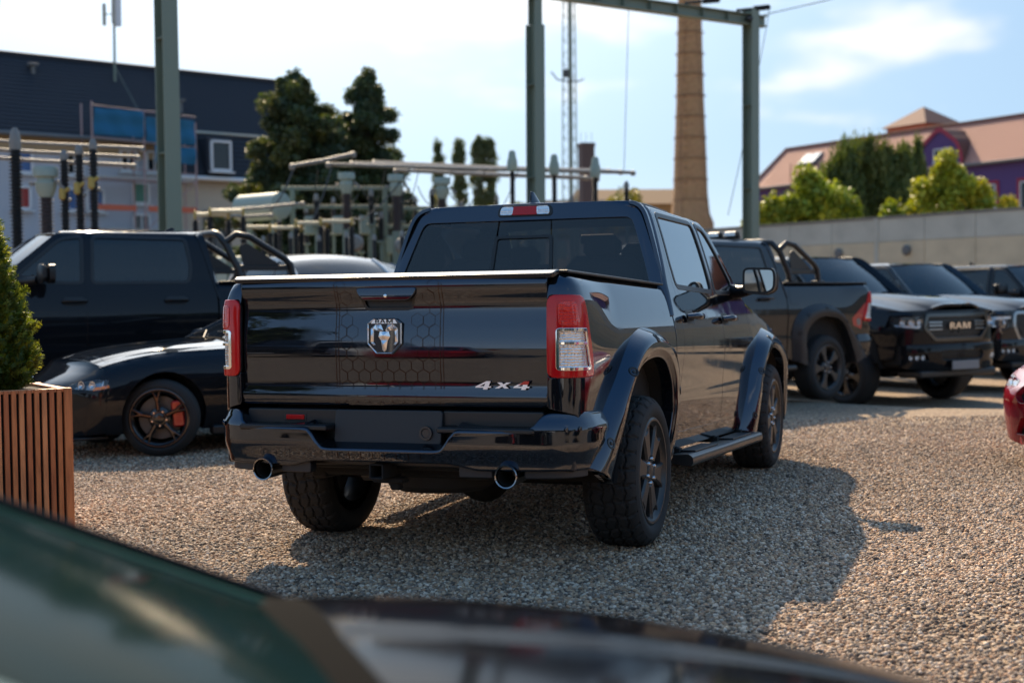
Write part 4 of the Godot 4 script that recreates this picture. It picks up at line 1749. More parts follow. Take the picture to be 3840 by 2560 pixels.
	for q in ([-.62, .02] if kind != "roadster" else []):
		g = Geo.new()
		tube(g, [roofs.call(q / .72, zf - .03) + V(0, .02, .01), roofs.call(q / .72 + .45, zf - .18) + V(0, .02, 0), roofs.call(q / .72 + .78, zf - .14) + V(0, .02, 0)], .008, 6)
		obj("wiper", g, M.black, bon)
	g = Geo.new()
	panel(g, rect(-1, tail + .10, 1, zr0 + .06), topf, Vector3.UP, cell, .003, .02)
	obj("boot_lid", g, P, root)
	# nose and tail
	for e in 2:
		var sg := 1.0 if e == 0 else -1.0
		var z0 := zn if e == 0 else tail + .14
		var w0 := cv(Wd, z0)
		var ext := .38 if e == 0 else .14
		var PN := plan([0, z0 + sg * ext, .35, z0 + sg * ext * .94, .62, z0 + sg * ext * .74, .80, z0 + sg * ext * .42, w0 - .02, z0 + sg * .06, w0, z0, w0, z0 - sg * .06], 10) if e == 0 else plan([0, z0 - ext, .5, z0 - ext * .96, .72, z0 - ext * .7, w0 - .04, z0 - ext * .25, w0, z0, w0, z0 + .05], 10)
		var nf := func(u, y):
			var q := plan_at(PN, absf(u))
			var s0 := cv(S, z0) if e == 0 else cv(S, z0)
			var topy := lerpf(cv(T, zn + .02), cv(S, zn), pow(minf(1, q.x / w0), 2.4)) if e == 0 else s0
			var v := clampf((y - yb) / (topy - yb), 0, 1.05)
			var ins := 1.0 - .10 * pow(maxf(0, v - .55) / .45, 2.0) - .05 * pow(maxf(0, .3 - v) / .3, 2.0)
			var kx := cv(prof, clampf(v, 0, 1)) if absf(u) > .5 else 1.0
			return V(signf(u) * q.x * lerpf(1.0, kx, smoothstep(.4, .9, q.x)), y, (q.y - z0) * lerpf(1.0, .12, smoothstep(.60, 1.02, v)) + z0 if e == 0 else q.y * 1.0 + (1.0 - ins) * .5)
		var L: float = PN.len - .02
		var shape := PackedVector2Array()
		for j in 25:
			var u := lerpf(-L, L, j / 24.0)
			var q := plan_at(PN, absf(u))
			var topy := (lerpf(cv(T, zn + .02), cv(S, zn), pow(minf(1, q.x / w0), 2.4)) if e == 0 else lerpf(cv(T, z0), cv(S, z0), pow(minf(1, q.x / w0), 2.4)))
			shape.append(Vector2(u, topy))
		shape.append_array(PackedVector2Array([Vector2(L, .24), Vector2(.5, .19), Vector2(-.5, .19), Vector2(-L, .24)]))
		if e == 0:
			var mouth := pl([-.55, .50, .55, .50, .60, .56, .52, .655, -.52, .655, -.60, .56], .03)
			var low := pl([-.60, .26, .60, .26, .52, .40, -.52, .40], .03)
			var ly := -.20 if kind == "roadster" else 0.0
			var lamp := pl([.62, .628, .95, .612, 1.20, .665, 1.12, .698, .90, .708, .64, .668], .012)
			if kind == "roadster":
				mouth = pl([-.55, .34, .55, .34, .52, .44, -.52, .44], .03)
				low = pl([-.60, .24, .60, .24, .56, .30, -.56, .30], .02)
				for j in lamp.size():
					lamp[j].y += ly
			g = Geo.new()
			panel(g, shape, nf, V(0, .1, 1), cell, .004, .05, [mouth, low, lamp, mir(lamp)])
			var bu := obj("front_bumper", g, P, root)
			g = Geo.new()
			panel(g, grow(mouth, .003), func(u, y): return nf.call(u, y) + V(0, 0, -.05), V(0, 0, 1), .12, 0, 0)
			panel(g, grow(low, .003), func(u, y): return nf.call(u, y) + V(0, 0, -.05), V(0, 0, 1), .12, 0, 0)
			obj("grille", g, M.grille, bu)
			for s: float in [1.0, -1.0]:
				var lp := lamp if s > 0 else mir(lamp)
				g = Geo.new()
				panel(g, grow(lp, .003), func(u, y): return nf.call(u, y) - V(s * .03, 0, .03), V(s * .4, 0, 1), .06, 0, 0)
				var hl := obj("headlamp", g, M.dark_chrome, bu)
				if kind != "roadster":
					g = Geo.new()
					panel(g, pl([s * .90, .612, s * 1.02, .630, s * 1.18, .664, s * 1.10, .660, s * .92, .638]), func(u, y): return nf.call(u, y) + V(s * .002, 0, .002), V(s * .4, 0, 1), .05, .002, .01)
					obj("indicator", g, M.amber, hl)
					for q in [.76, .88]:
						g = Geo.new()
						lathe(g, axis_at(nf.call(s * q, .655) - V(s * .025, 0, .02), V(s * .5, 0, 1)), [.012, -.01, .03, .006, .036, .02, .03, .02], 14)
						obj("projector", g, M.chrome, hl)
					for q in [.98, 1.02, 1.06]:
						g = Geo.new()
						panel(g, pl([s * (q - .008), .645, s * (q + .008), .645, s * (q + .012), .69, s * (q - .004), .69]), func(u, y): return nf.call(u, y) - V(s * .012, 0, .01), V(s * .4, 0, 1), .03, .002, .01)
						obj("light_strip", g, M.lamp_clear, hl)
				g = Geo.new()
				panel(g, lp, func(u, y): return nf.call(u, y) + V(s * .003, 0, .003), V(s * .4, 0, 1), .06, 0, 0)
				obj("lamp_cover", g, M.clear, hl)
			g = Geo.new()
			if kind == "coupe":
				box(g, V(0, .19, zn + .16), Vector3(1.55, .03, .40), .012)
			if kind == "coupe":
				obj("splitter", g, M.black, bu)
		else:
			var lamp2 := pl([.45, .70, .86, .70, .88, .84, .45, .85], .02)
			g = Geo.new()
			panel(g, shape, nf, V(0, .1, -1), cell, .004, .05, [lamp2, mir(lamp2)])
			var bu := obj("rear_bumper", g, P, root)
			for s: float in [1.0, -1.0]:
				g = Geo.new()
				panel(g, lamp2 if s > 0 else mir(lamp2), func(u, y): return nf.call(u, y) + V(0, 0, .008), V(0, 0, -1), .08, .004, .02)
				obj("tail_lamp", g, M.lamp_red, bu)
	# floor, seats, dash
	g = Geo.new()
	box(g, V(0, .40, 1.1), Vector3(1.3, .38, 3.5), .05)
	var fl := obj("inner_body", g, M.liner, root)
	g = Geo.new()
	box(g, V(0, cv(S, 1.6) - .10, 1.62), Vector3(1.35, .14, .42), .05)
	obj("dashboard", g, M.interior, fl)
	for z in ([.75] if kind == "coupe" else [.1, 1.0]):
		for x in [-.37, .37]:
			g = Geo.new()
			box(g, V(x, .88, z - .12), Vector3(.48, .55, .15), .06)
			box(g, V(x, 1.20, z - .17), Vector3(.24, .16, .09), .04)
			obj("seat", g, M.interior, fl)
	g = Geo.new()
	var ring := []
	for j in 21:
		var a := TAU * j / 20
		ring.append(V(-.37 + .18 * cos(a), .94 + .165 * sin(a), 1.36 - .06 * sin(a)))
	tube(g, ring, .015, 6, false)
	obj("steering_wheel", g, M.black, fl)
	for s in [1.0, -1.0]:
		put_wheel(root, o.wheel, s * (.945 * k - .125), Rw, 0.0, .3)
		var fwheel := put_wheel(root, o.wheel, s * (.945 * k - .125), Rw, WB, .1)
		fwheel.rotation.y += o.get("steer", 0.0)
	return root


func sky_material() -> Material:
	var W := 2048
	var H := 1024
	var im := Image.create_empty(W, H, false, Image.FORMAT_RGBF)
	var n1 := noise(3, 1.6, 5)
	var n2 := noise(9, 3.4, 5)
	var sunv := Vector3(-.59, 1.94, -2.52).normalized()
	for y in H / 2 + 8:
		var el := (0.5 - (y + .5) / H) * PI
		var ce := cos(el)
		var se := sin(el)
		for x in W:
			var az := (x + .5) / W * TAU
			var d := Vector3(sin(az) * ce, se, -cos(az) * ce)
			var h := clampf(se, 0.0, 1.0)
			var near := maxf(0.0, d.dot(sunv))
			var c := Vector3(.40, .55, .67).lerp(Vector3(.05, .16, .36), pow(h, .5))
			var glow := pow(near, 12.0) * 1.35 + pow(near, 40.0) * 2.2
			c += Vector3(1.0, 1.0, .98) * glow
			c = c.lerp(Vector3(.56, .64, .70), .7 * smoothstep(.11, 0.0, h))
			var q := d / (h + .22)
			var cl := n1.get_noise_3d(q.x * .55, 3.0, q.z * .55) * .6 + n2.get_noise_3d(q.x * .7, 1.0, q.z * .9) * .5
			var cov := smoothstep(.36, .74, cl + .42 * pow(near, 5.0))
			for pf in [[14.2, 9.2, 2.6, 1.5], [17.0, 8.6, 2.0, 1.0], [13.6, 7.2, 1.5, .8], [9.2, 5.2, 1.7, 1.6], [8.8, 7.4, 1.1, .7], [11.0, 4.4, 2.6, .7]]:
				var ax: float = (wrapf(rad_to_deg(az) - 180.0 - pf[0], -180.0, 180.0)) / pf[2]
				var ay: float = (rad_to_deg(el) - pf[1]) / pf[3]
				if absf(ax) < 2.0 and absf(ay) < 2.5:
					var ed: float = 1.0 - sqrt(ax * ax + ay * ay * (1.0 if ay > 0.0 else 1.6)) + 1.25 * n2.get_noise_3d(d.x * 15.0, d.y * 22.0, d.z * 15.0)
					cov = maxf(cov, smoothstep(.05, .42, ed))
			c = c.lerp(Vector3(1.0, 1.0, 1.0) * (.66 + .5 * glow), cov * .85)
			im.set_pixel(x, y, Color(c.x, c.y, c.z))
	for y in range(H / 2 + 8, H):
		for x in W:
			im.set_pixel(x, y, Color(.30, .29, .27))
	var m := PanoramaSkyMaterial.new()
	m.panorama = ImageTexture.create_from_image(im)
	return m


# the lot falls away a little towards the far right
func lot_height(x: float, z: float) -> float:
	return -.28 * smoothstep(15.8, 20.0, -z) * smoothstep(3.0, 6.0, x + .45 * (-z - 19.0))


func ground() -> void:
	var g := Geo.new()
	var S := 400.0
	var xs := [-S, -60.0, -20.0, -8.0]
	var zs := [S, 60.0, 20.0, 0.0, -8.0, -14.0]
	for k in 30:
		xs.append(k * 1.0)
		zs.append(-15.0 - k * 1.0)
	xs.append_array([45.0, 90.0, S])
	zs.append_array([-60.0, -100.0, -S])
	var idx := []
	for z in zs:
		var row := []
		for x in xs:
			row.append(g.vert(Vector3(x, lot_height(x, z), z), Vector3.UP))
		idx.append(row)
	for j in zs.size() - 1:
		for k in xs.size() - 1:
			g.quad(idx[j][k], idx[j][k + 1], idx[j + 1][k + 1], idx[j + 1][k])
	var m := mat(.4, .36, .3, .92)
	var cells := noise(21, .085, 1, FastNoiseLite.TYPE_CELLULAR)
	cells.cellular_return_type = FastNoiseLite.RETURN_CELL_VALUE
	var t := noise_tex(cells, 1024, [[0.0, .07, .05, .035], [.15, .36, .265, .175], [.3, .17, .12, .085], [.45, .45, .35, .25], [.6, .28, .18, .105], [.75, .11, .092, .075], [.9, .38, .27, .165], [1.0, .50, .42, .33]])
	tri_tex(m, t, .52)
	var dist := noise(21, .085, 1, FastNoiseLite.TYPE_CELLULAR)
	dist.cellular_return_type = FastNoiseLite.RETURN_DISTANCE
	m.heightmap_enabled = true
	m.heightmap_texture = noise_tex(dist, 1024, [[0, 1.0], [.5, .7], [1, 0.0]])
	m.heightmap_scale = 1.4
	m.detail_enabled = true
	m.detail_blend_mode = BaseMaterial3D.BLEND_MODE_MUL
	m.detail_uv_layer = BaseMaterial3D.DETAIL_UV_2
	m.uv2_triplanar = true
	m.uv2_world_triplanar = true
	m.uv2_scale = Vector3.ONE * .037
	m.detail_albedo = noise_tex(noise(2, .012, 5), 512, [[0, .72, .70, .68], [.45, 1, 1, 1], [.6, 1, .98, .95], [1, .82, .79, .76]])
	struct("ground", g, m)


func pebble_shape(seed_: int) -> ArrayMesh:
	var q := RandomNumberGenerator.new()
	q.seed = seed_
	var s := SphereMesh.new()
	s.radius = 1.0
	s.height = 2.0
	s.radial_segments = 7
	s.rings = 3
	var a := s.get_mesh_arrays()
	var v: PackedVector3Array = a[Mesh.ARRAY_VERTEX]
	var f := noise(seed_, .75, 2)
	for k in v.size():
		var p := v[k]
		v[k] = p * (1.0 + .42 * f.get_noise_3dv(p * 1.3 + Vector3.ONE * seed_)) * Vector3(1.0, .62, .8)
	a[Mesh.ARRAY_VERTEX] = v
	var m := ArrayMesh.new()
	m.add_surface_from_arrays(Mesh.PRIMITIVE_TRIANGLES, a)
	return m


# loose stones lying on the sheet, thickest where the lot is seen from close by
func pebbles() -> void:
	var q := RandomNumberGenerator.new()
	q.seed = 5
	var pal := [Color(0.555, 0.377, 0.240), Color(0.422, 0.242, 0.137), Color(0.627, 0.472, 0.340), Color(0.181, 0.129, 0.093), Color(0.459, 0.298, 0.180), Color(0.265, 0.203, 0.153), Color(0.108, 0.077, 0.057), Color(0.374, 0.231, 0.142), Color(0.664, 0.529, 0.405), Color(0.314, 0.225, 0.158)]
	var m := mat(1, 1, 1, .8)
	m.vertex_color_use_as_albedo = true
	m.albedo_color = Color.WHITE
	var worn := noise(71, .38, 3)
	for kind in 3:
		var pts := []
		var cells := 0
		var z := -3.6
		while z > -15.5:
			var dens := lerpf(1700.0, 220.0, clampf((-z - 6.5) / 8.5, 0, 1))
			var w := -z * .42 + 2.2
			var n := int(dens * w * 2.0 * .1)
			for k in n:
				var p := Vector3(q.randf_range(-w, w), 0, z - q.randf() * .1)
				if worn.get_noise_2d(p.x, p.z) > q.randf_range(.22, .8):
					continue
				pts.append(p)
			z -= .1
		var mm := MultiMesh.new()
		mm.transform_format = MultiMesh.TRANSFORM_3D
		mm.use_colors = true
		mm.mesh = pebble_shape(60 + kind)
		mm.instance_count = pts.size()
		for k in pts.size():
			var r := q.randf_range(.0050, .0118) * (1.0 + .6 * pow(q.randf(), 6.0))
			var b := Basis.from_euler(Vector3(q.randfn() * .35, q.randf() * TAU, q.randfn() * .35)).scaled(Vector3.ONE * r)
			mm.set_instance_transform(k, Transform3D(b, pts[k] + Vector3(0, r * .30, 0)))
			mm.set_instance_color(k, (pal[q.randi() % pal.size()] as Color) * q.randf_range(.8, 1.15) * (1.0 + .35 * worn.get_noise_2d((pts[k] as Vector3).x * .6 + 40.0, (pts[k] as Vector3).z * .6)))
		var o := MultiMeshInstance3D.new()
		o.name = numbered("gravel")
		o.multimesh = mm
		o.material_override = m
		add_child(o)
		tag(o, ["loose tan and grey gravel stones covering the lot", "rounder loose gravel stones mixed into the lot", "flatter loose gravel stones mixed into the lot"][kind], "gravel")
		o.set_meta("kind", "stuff")


# ---------------------------------------------------------------- plants
func leaf_spray(n: int, r: float, size: float, seed_: int, flat := 0.0) -> ArrayMesh:
	var g := Geo.new()
	var q := RandomNumberGenerator.new()
	q.seed = seed_
	for k in n:
		var c := Vector3(q.randfn(), q.randfn() * (1.0 - flat), q.randfn()).normalized() * r * pow(q.randf(), .4)
		var d := Vector3(q.randfn(), q.randfn() * .7 - .2, q.randfn()).normalized()
		var s := d.cross(Vector3(q.randfn(), q.randfn(), q.randfn())).normalized()
		var l := size * q.randf_range(.7, 1.3)
		var n3 := (d.cross(s).normalized() + c.normalized() * .8).normalized()
		var a := g.vert(c - d * l * .5, n3)
		var b := g.vert(c + s * l * .30, n3)
		var e := g.vert(c + d * l * .5, n3)
		var f := g.vert(c - s * l * .30, n3)
		g.i.append_array(PackedInt32Array([a, b, e, a, e, f]))
	return g.done()


func leaf_mat(r: float, g: float, b: float) -> StandardMaterial3D:
	var m := mat(r, g, b, .55)
	m.vertex_color_use_as_albedo = true
	m.albedo_color = Color.WHITE
	m.backlight_enabled = true
	m.backlight = Color(.86, .86, .30)
	m.cull_mode = BaseMaterial3D.CULL_DISABLED
	return m


# lumps: [centre, radii, count]; sprays sit mostly near the skin of each lump
func crown(root: Node3D, lumps: Array, mesh: ArrayMesh, cols: Array, seed_: int, m: Material, droop := 0.0) -> void:
	var q := RandomNumberGenerator.new()
	q.seed = seed_
	var total := 0
	for l in lumps:
		total += int(l[2])
	var mm := MultiMesh.new()
	mm.transform_format = MultiMesh.TRANSFORM_3D
	mm.use_colors = true
	mm.mesh = mesh
	mm.instance_count = total
	var k := 0
	for l in lumps:
		var own: Color = cols[q.randi() % cols.size()]
		var subs := []
		for j in maxi(4, int(l[2]) / 15):
			var e := Vector3(q.randfn(), q.randfn(), q.randfn()).normalized()
			subs.append([l[0] + e * (l[1] as Vector3) * (.35 + .7 * sqrt(q.randf())), q.randf_range(.20, .40)])
		for j in int(l[2]):
			var d := Vector3(q.randfn(), q.randfn(), q.randfn()).normalized()
			var sb: Array = subs[q.randi() % subs.size()]
			var p: Vector3 = sb[0] + d * (l[1] as Vector3) * float(sb[1]) * absf(q.randfn() * .75)
			var b := Basis.from_euler(Vector3(q.randf() * TAU, q.randf() * TAU, q.randf() * TAU)).scaled(Vector3.ONE * q.randf_range(.7, 1.25))
			if droop > 0.0:
				b = Basis.from_euler(Vector3(q.randfn() * .15, q.randf() * TAU, q.randfn() * .15)).scaled(Vector3(.6, 1.0 + droop, .6))
			mm.set_instance_transform(k, Transform3D(b, p))
			var c: Color = own.lerp(cols[q.randi() % cols.size()], q.randf() * .8)
			mm.set_instance_color(k, c * q.randf_range(.8, 1.2))
			k += 1
	var o := MultiMeshInstance3D.new()
	o.name = "crown"
	o.multimesh = mm
	o.material_override = m
	o.set_meta("kind", "stuff")
	root.add_child(o, true)


func trunk(root: Node3D, h: float, r: float, limbs: Array) -> void:
	var g := Geo.new()
	tube(g, [Vector3(0, -.05, 0), Vector3(.03, h * .35, .02), Vector3(-.04, h * .7, 0), Vector3(0, h, .03)], [r * 1.25, r, r * .75, r * .35], 9)
	for l: Vector3 in limbs:
		var from := Vector3(0, l.y * .55, 0)
		tube(g, [from, from.lerp(l, .5) + Vector3(0, .12, 0), l], [r * .45, r * .28, r * .08], 6)
	obj("trunk", g, M.bark, root)


func tree(called: String, label: String, at: Vector3, lumps: Array, mesh: ArrayMesh, cols: Array, seed_: int, h: float, r: float, group := "", droop := 0.0) -> Node3D:
	var t := thing(called, label, "tree", at, 0.0, group)
	var limbs := []
	for l in lumps:
		limbs.append(l[0])
	trunk(t, h, r, limbs.slice(0, 9))
	crown(t, lumps, mesh, cols, seed_, M.leaf, droop)
	return t


func conifer(label: String, at: Vector3, h: float, w: float, seed_: int, full: float, cols: Array) -> void:
	var t := thing("conifer", label, "tree", at)
	var q := RandomNumberGenerator.new()
	q.seed = seed_
	var lumps := []
	var limbs := []
	var n := int(34 * full)
	for k in n:
		var v := pow((k + .5) / n, .9)
		var y := h * (.06 + .93 * v)
		var reach := w * .5 * pow(1.0 - v, .58 if full > 2.0 else .80) * q.randf_range(.40, 1.30) + .10
		var a := k * 2.4 + q.randf() * .9
		var d := Vector3(cos(a), 0, sin(a))
		for e in [.35, .68, 1.0]:
			var c: Vector3 = d * reach * e + Vector3(0, y + reach * (.16 - .30 * e + .18 * e * e), 0)
			var w2: float = (.16 + reach * .15) * (1.15 - .45 * e)
			lumps.append([c, Vector3(w2, .07 + .06 * reach, w2), int((9 + 13 * reach) * (1.2 - .5 * e))])
		limbs.append([Vector3(0, y, 0), d * reach + Vector3(0, y - reach * .05, 0)])
	lumps.append([Vector3(0, h * .42, 0), Vector3(w * .14, h * .36, w * .14), int(190 * full)])
	lumps.append([Vector3(0, h * .985, 0), Vector3(.08, .30, .08), 14])
	var g := Geo.new()
	tube(g, [Vector3.ZERO, Vector3(0, h * .5, 0), Vector3(0, h, 0)], [.17, .11, .02], 8)
	for l in limbs:
		tube(g, [l[0], l[1]], [.035, .01], 5)
	obj("trunk", g, M.bark, t)
	crown(t, lumps, leaf_spray(60, .24, .10, seed_, .3), cols, seed_ + 1, M.leaf)


# ---------------------------------------------------------------- switchyard
func ribs(r: float, h: float, n: int, y0 := 0.0) -> Array:
	var p := [0, y0, r * .62, y0]
	for k in n:
		var y := y0 + h * k / n
		var s := h / n
		p.append_array([r * .60, y + s * .12, r, y + s * .30, r * .98, y + s * .42, r * .62, y + s * .72])
	p.append_array([r * .62, y0 + h, 0, y0 + h])
	return p


func post(label: String, at: Vector3, stand: float, ins: float, r: float, cap := .12, called := "post_insulator", grp := "post insulators in the switchyard") -> Node3D:
	var t := thing(called, label, "insulator", at, 0.0, grp)
	var g := Geo.new()
	tube(g, [Vector3.ZERO, Vector3(0, stand, 0)], r * .62, 10)
	box(g, Vector3(0, .02, 0), Vector3(.36, .04, .36), .01)
	box(g, Vector3(0, stand, 0), Vector3(r * 2.6, .05, r * 2.6), .01)
	obj("stand", g, M.yard_green, t)
	g = Geo.new()
	lathe(g, Transform3D(Basis(), Vector3(0, stand + .02, 0)), ribs(r, ins, maxi(4, int(ins / .055))), 16)
	obj("ribbed_insulator", g, M.porcelain, t)
	g = Geo.new()
	lathe(g, Transform3D(Basis(), Vector3(0, stand + ins + .02, 0)), [0, 0, r * .8, 0, r * .85, cap * .4, r * .6, cap * .8, r * .3, cap, 0, cap], 14)
	obj("metal_cap", g, M.alu, t)
	return t


func transformer_head(label: String, at: Vector3, y: float, k := 1.0) -> void:
	var t := thing("instrument_transformer", label, "transformer", at, 0.0, "instrument transformers in the switchyard")
	var g := Geo.new()
	tube(g, [Vector3.ZERO, Vector3(0, y - 1.25 * k, 0)], .11 * k, 10)
	box(g, Vector3(0, .03, 0), Vector3(.4, .06, .4), .01)
	obj("stand", g, M.yard_green, t)
	g = Geo.new()
	lathe(g, Transform3D(Basis(), Vector3(0, y - 1.25 * k, 0)), ribs(.125 * k, .78 * k, 14), 16)
	obj("ribbed_column", g, M.porcelain_brown, t)
	g = Geo.new()
	lathe(g, Transform3D(Basis(), Vector3(0, y - .47 * k, 0)), [0, 0, .10 * k, 0, .15 * k, .12 * k, .165 * k, .22 * k, .13 * k, .26 * k, .13 * k, .30 * k, .185 * k, .32 * k, .19 * k, .44 * k, .17 * k, .47 * k, 0, .47 * k], 20)
	obj("head", g, M.yard_pale, t)
	g = Geo.new()
	box(g, Vector3(.24 * k, y - .28 * k, .05), Vector3(.20 * k, .05 * k, .10 * k), .01, Basis(Vector3.BACK, -.8))
	box(g, Vector3(-.20 * k, y - .26 * k, .05), Vector3(.08 * k, .05 * k, .06 * k), .01)
	obj("terminal", g, M.alu, t)


func busbar(label: String, a: Vector3, b: Vector3, r := .045) -> void:
	var t := thing("busbar_tube", label, "busbar", a, 0.0, "busbar tubes above the switchyard")
	var d := b - a
	obj("tube", tube(Geo.new(), [Vector3.ZERO, d * .5 + Vector3(0, -.02, 0), d], r, 10), M.alu, t)
	for e: Vector3 in [Vector3.ZERO, d]:
		var g := Geo.new()
		lathe(g, Transform3D(Basis(), e + Vector3(0, -r * 1.8, 0)), [0, 0, r * 1.2, .0, r * 1.6, r * 1.2, r * 1.4, r * 2.4, 0, r * 3.2], 12)
		obj("end_clamp", g, M.alu, t)


func h_beam(g: Geo, h: float, w := .30, d := .30, tk := .022) -> Geo:
	box(g, Vector3(0, h * .5, d * .5), Vector3(w, h, tk), .003)
	box(g, Vector3(0, h * .5, -d * .5), Vector3(w, h, tk), .003)
	box(g, Vector3(0, h * .5, 0), Vector3(tk * .7, h, d - tk), 0)
	for y in range(1, int(h)):
		if y % 2 == 0:
			box(g, Vector3(0, y, 0), Vector3(w * .9, .015, d - tk), 0)
	return g


func disconnector(label: String, at: Vector3, turn: float, top: float) -> void:
	var t := thing("disconnector_switch", label, "switch", at, turn, "low disconnector switches in the switchyard")
	for x in [-.32, .32]:
		var g := Geo.new()
		tube(g, [Vector3(x, 0, 0), Vector3(x, top - .9, 0)], .06, 8)
		obj("stand", g, M.yard_green, t)
		g = Geo.new()
		lathe(g, Transform3D(Basis(), Vector3(x, top - .9, 0)), ribs(.075, .74, 12), 14)
		obj("ribbed_insulator", g, M.porcelain, t)
		g = Geo.new()
		box(g, Vector3(x, top - .06, 0), Vector3(.05, .16, .12), .01)
		obj("yellow_bracket", g, M.yard_yellow, t)
	var b := Geo.new()
	box(b, Vector3(0, top - .05, 0), Vector3(.60, .07, .16), .015)
	obj("contact_arm", b, M.yard_cream, t)


func wire(label: String, a: Vector3, b: Vector3, sag: float, r := .012) -> void:
	var p := []
	for k in 13:
		var u := k / 12.0
		p.append(a.lerp(b, u) - Vector3(0, sag * 4.0 * u * (1.0 - u), 0))
	var o := obj("overhead_wire", tube(Geo.new(), p, r, 6), M.cable)
	tag(o, label, "wire")


func nth(k: int) -> String:
	return ["first", "second", "third", "fourth", "fifth", "sixth", "seventh", "eighth", "ninth", "tenth", "eleventh", "twelfth"][k]


func switchyard() -> void:
	# portal with two columns and a crossbeam
	var A := Vector3(.53, 0, -31.0)
	var B := Vector3(5.78, 0, -34.4)
	var t := thing("switchyard_portal", "tall grey-green steel portal of two columns and a crossbeam behind the pickup", "gantry", A)
	t.rotation.z = -.0095
	var d := B - A
	for e in 2:
		var c := Node3D.new()
		c.name = "column"
		t.add_child(c, true)
		c.position = Vector3.ZERO if e == 0 else d
		c.rotation.y = .78
		obj("steel_section", h_beam(Geo.new(), 7.3 if e == 0 else 8.3, .30, .27), M.gantry, c)
		if e == 0:
			var g := h_beam(Geo.new(), 1.6, .22, .20)
			var o := obj("upper_section", g, M.gantry, c)
			o.position.y = 7.3
		var f := Geo.new()
		box(f, Vector3(0, .03, 0), Vector3(.6, .06, .6), .01)
		obj("base_plate", f, M.gantry, c)
	var g := Geo.new()
	var yaw := atan2(-d.z, d.x)
	var bm := Node3D.new()
	bm.name = "crossbeam"
	t.add_child(bm)
	bm.position = d * .5 + Vector3(0, 8.04, 0)
	bm.rotation.y = yaw
	bm.rotation.z = .0
	var L := d.length() + .9
	for y in [-.12, .12]:
		g = Geo.new()
		box(g, Vector3(0, y, 0), Vector3(L, .022, .24), .002)
		obj("flange", g, M.gantry, bm)
	g = Geo.new()
	box(g, Vector3(0, 0, 0), Vector3(L, .22, .016), 0)
	for k in 9:
		box(g, Vector3((k - 4) * L / 9.2, 0, .06), Vector3(.014, .20, .10), 0)
	obj("web", g, M.gantry, bm)
	for x in [1.35, 2.95]:
		g = Geo.new()
		tube(g, [Vector3(x - .35, .16, .1), Vector3(x + .2, .26, .1)], .035, 8)
		lathe(g, axis_at(Vector3(x + .2, .26, .1), Vector3(1, .18, 0)), ribs(.07, .5, 7), 12)
		obj("strain_insulator", g, M.porcelain, bm)
	g = Geo.new()
	box(g, Vector3(2.95, .0, .14), Vector3(.18, .10, .10), .02)
	obj("bracket", g, M.dark_plastic, bm)
	g = Geo.new()
	box(g, Vector3(-1.5, .0, .14), Vector3(.12, .10, .08), .02)
	obj("bracket", g, M.dark_plastic, bm)
	wire("thin earth wire hanging from the portal crossbeam down to the yard", Vector3(2.75, 7.9, -32.4), Vector3(2.6, 4.2, -32.4), .0, .008)
	wire("thin cable running down beside the right portal column", Vector3(6.35, 8.3, -34.6), Vector3(5.2, 3.3, -34.0), .15, .009)
	wire("power line leaving the right end of the crossbeam", Vector3(6.2, 8.15, -34.6), Vector3(24, 15, -40), .6, .012)
	# single column at the left
	t = thing("switchyard_column", "tall single grey-green steel column rising behind the black pickup on the left", "column", Vector3(-5.97, 0, -25.0))
	t.rotation = Vector3(0, .72, 0)
	obj("steel_section", h_beam(Geo.new(), 10.0, .30, .29, .026), M.gantry, t)
	var f := Geo.new()
	box(f, Vector3(0, .03, 0), Vector3(.6, .06, .6), .01)
	obj("base_plate", f, M.gantry, t)
	wire("thin wire in the upper left corner of the sky", Vector3(-8.6, 9.2, -25), Vector3(-9.2, 3.8, -25), .0, .010)

	# left group
	var z := -22.0
	post("tallest stacked black insulator column at the left edge, with a grey dome cap", Vector3(-7.62, 0, z), .9, 2.85, .108, .34, "tall_insulator", "")
	transformer_head("pale green mushroom-headed instrument transformer left of the tall steel column", Vector3(-7.16, 0, z), 3.50, 1.0)
	var no := -1
	for q in [[-6.87, 3.80], [-6.64, 3.88], [-6.42, 3.96]]:
		no += 1
		post("%s from the left of three black post insulators in front of the long house" % nth(no), Vector3(q[0], 0, z), 1.3, q[1] - 1.52, .078, .16, "post_insulator", "three insulators in front of the house")
		var g2 := thing("yellow_switch_head", "yellow switch joint on the %s insulator from the left before the long house" % nth(no), "switch", Vector3(q[0] - .02, q[1] - .72, z + .06), 0, "yellow switch joints in front of the house")
		var gg := Geo.new()
		box(gg, Vector3.ZERO, Vector3(.10, .20, .10), .03)
		box(gg, Vector3(.07, .06, 0), Vector3(.10, .05, .05), .01, Basis(Vector3.BACK, .7))
		obj("joint", gg, M.yard_yellow, g2)
		gg = Geo.new()
		box(gg, Vector3(.12, -.10, .02), Vector3(.06, .06, .06), .02)
		obj("terminal", gg, M.alu, g2)
	for k in 3:
		busbar("pale aluminium busbar tube before the long house, %s from the top" % nth(k), Vector3(-9.2, 4.00 - k * .10, z + .2 - k * .35), Vector3(-5.82 - k * .16, 3.83 - k * .10, z - .6 - k * .35), .029)
	# middle group: tubes on posts
	var zz := -31.5
	for k in 5:
		var y := 4.40 + (k % 3) * .07
		var x0 := -4.0 + k * .45
		busbar("long aluminium busbar tube over the switchyard, %s row back from the pickup" % nth(k), Vector3(x0, y, zz - k * .55), Vector3(2.9 - k * .25, y - .10, zz - 2.0 - k * .5), .042)
	busbar("short busbar tube slanting up towards the conifers", Vector3(-4.65, 4.28, -30.5), Vector3(-3.45, 4.62, -31.5), .045)
	wire("connection lead dropping from the slanting busbar tube", Vector3(-4.6, 4.28, -30.5), Vector3(-5.1, 3.3, -30.2), .12, .018)
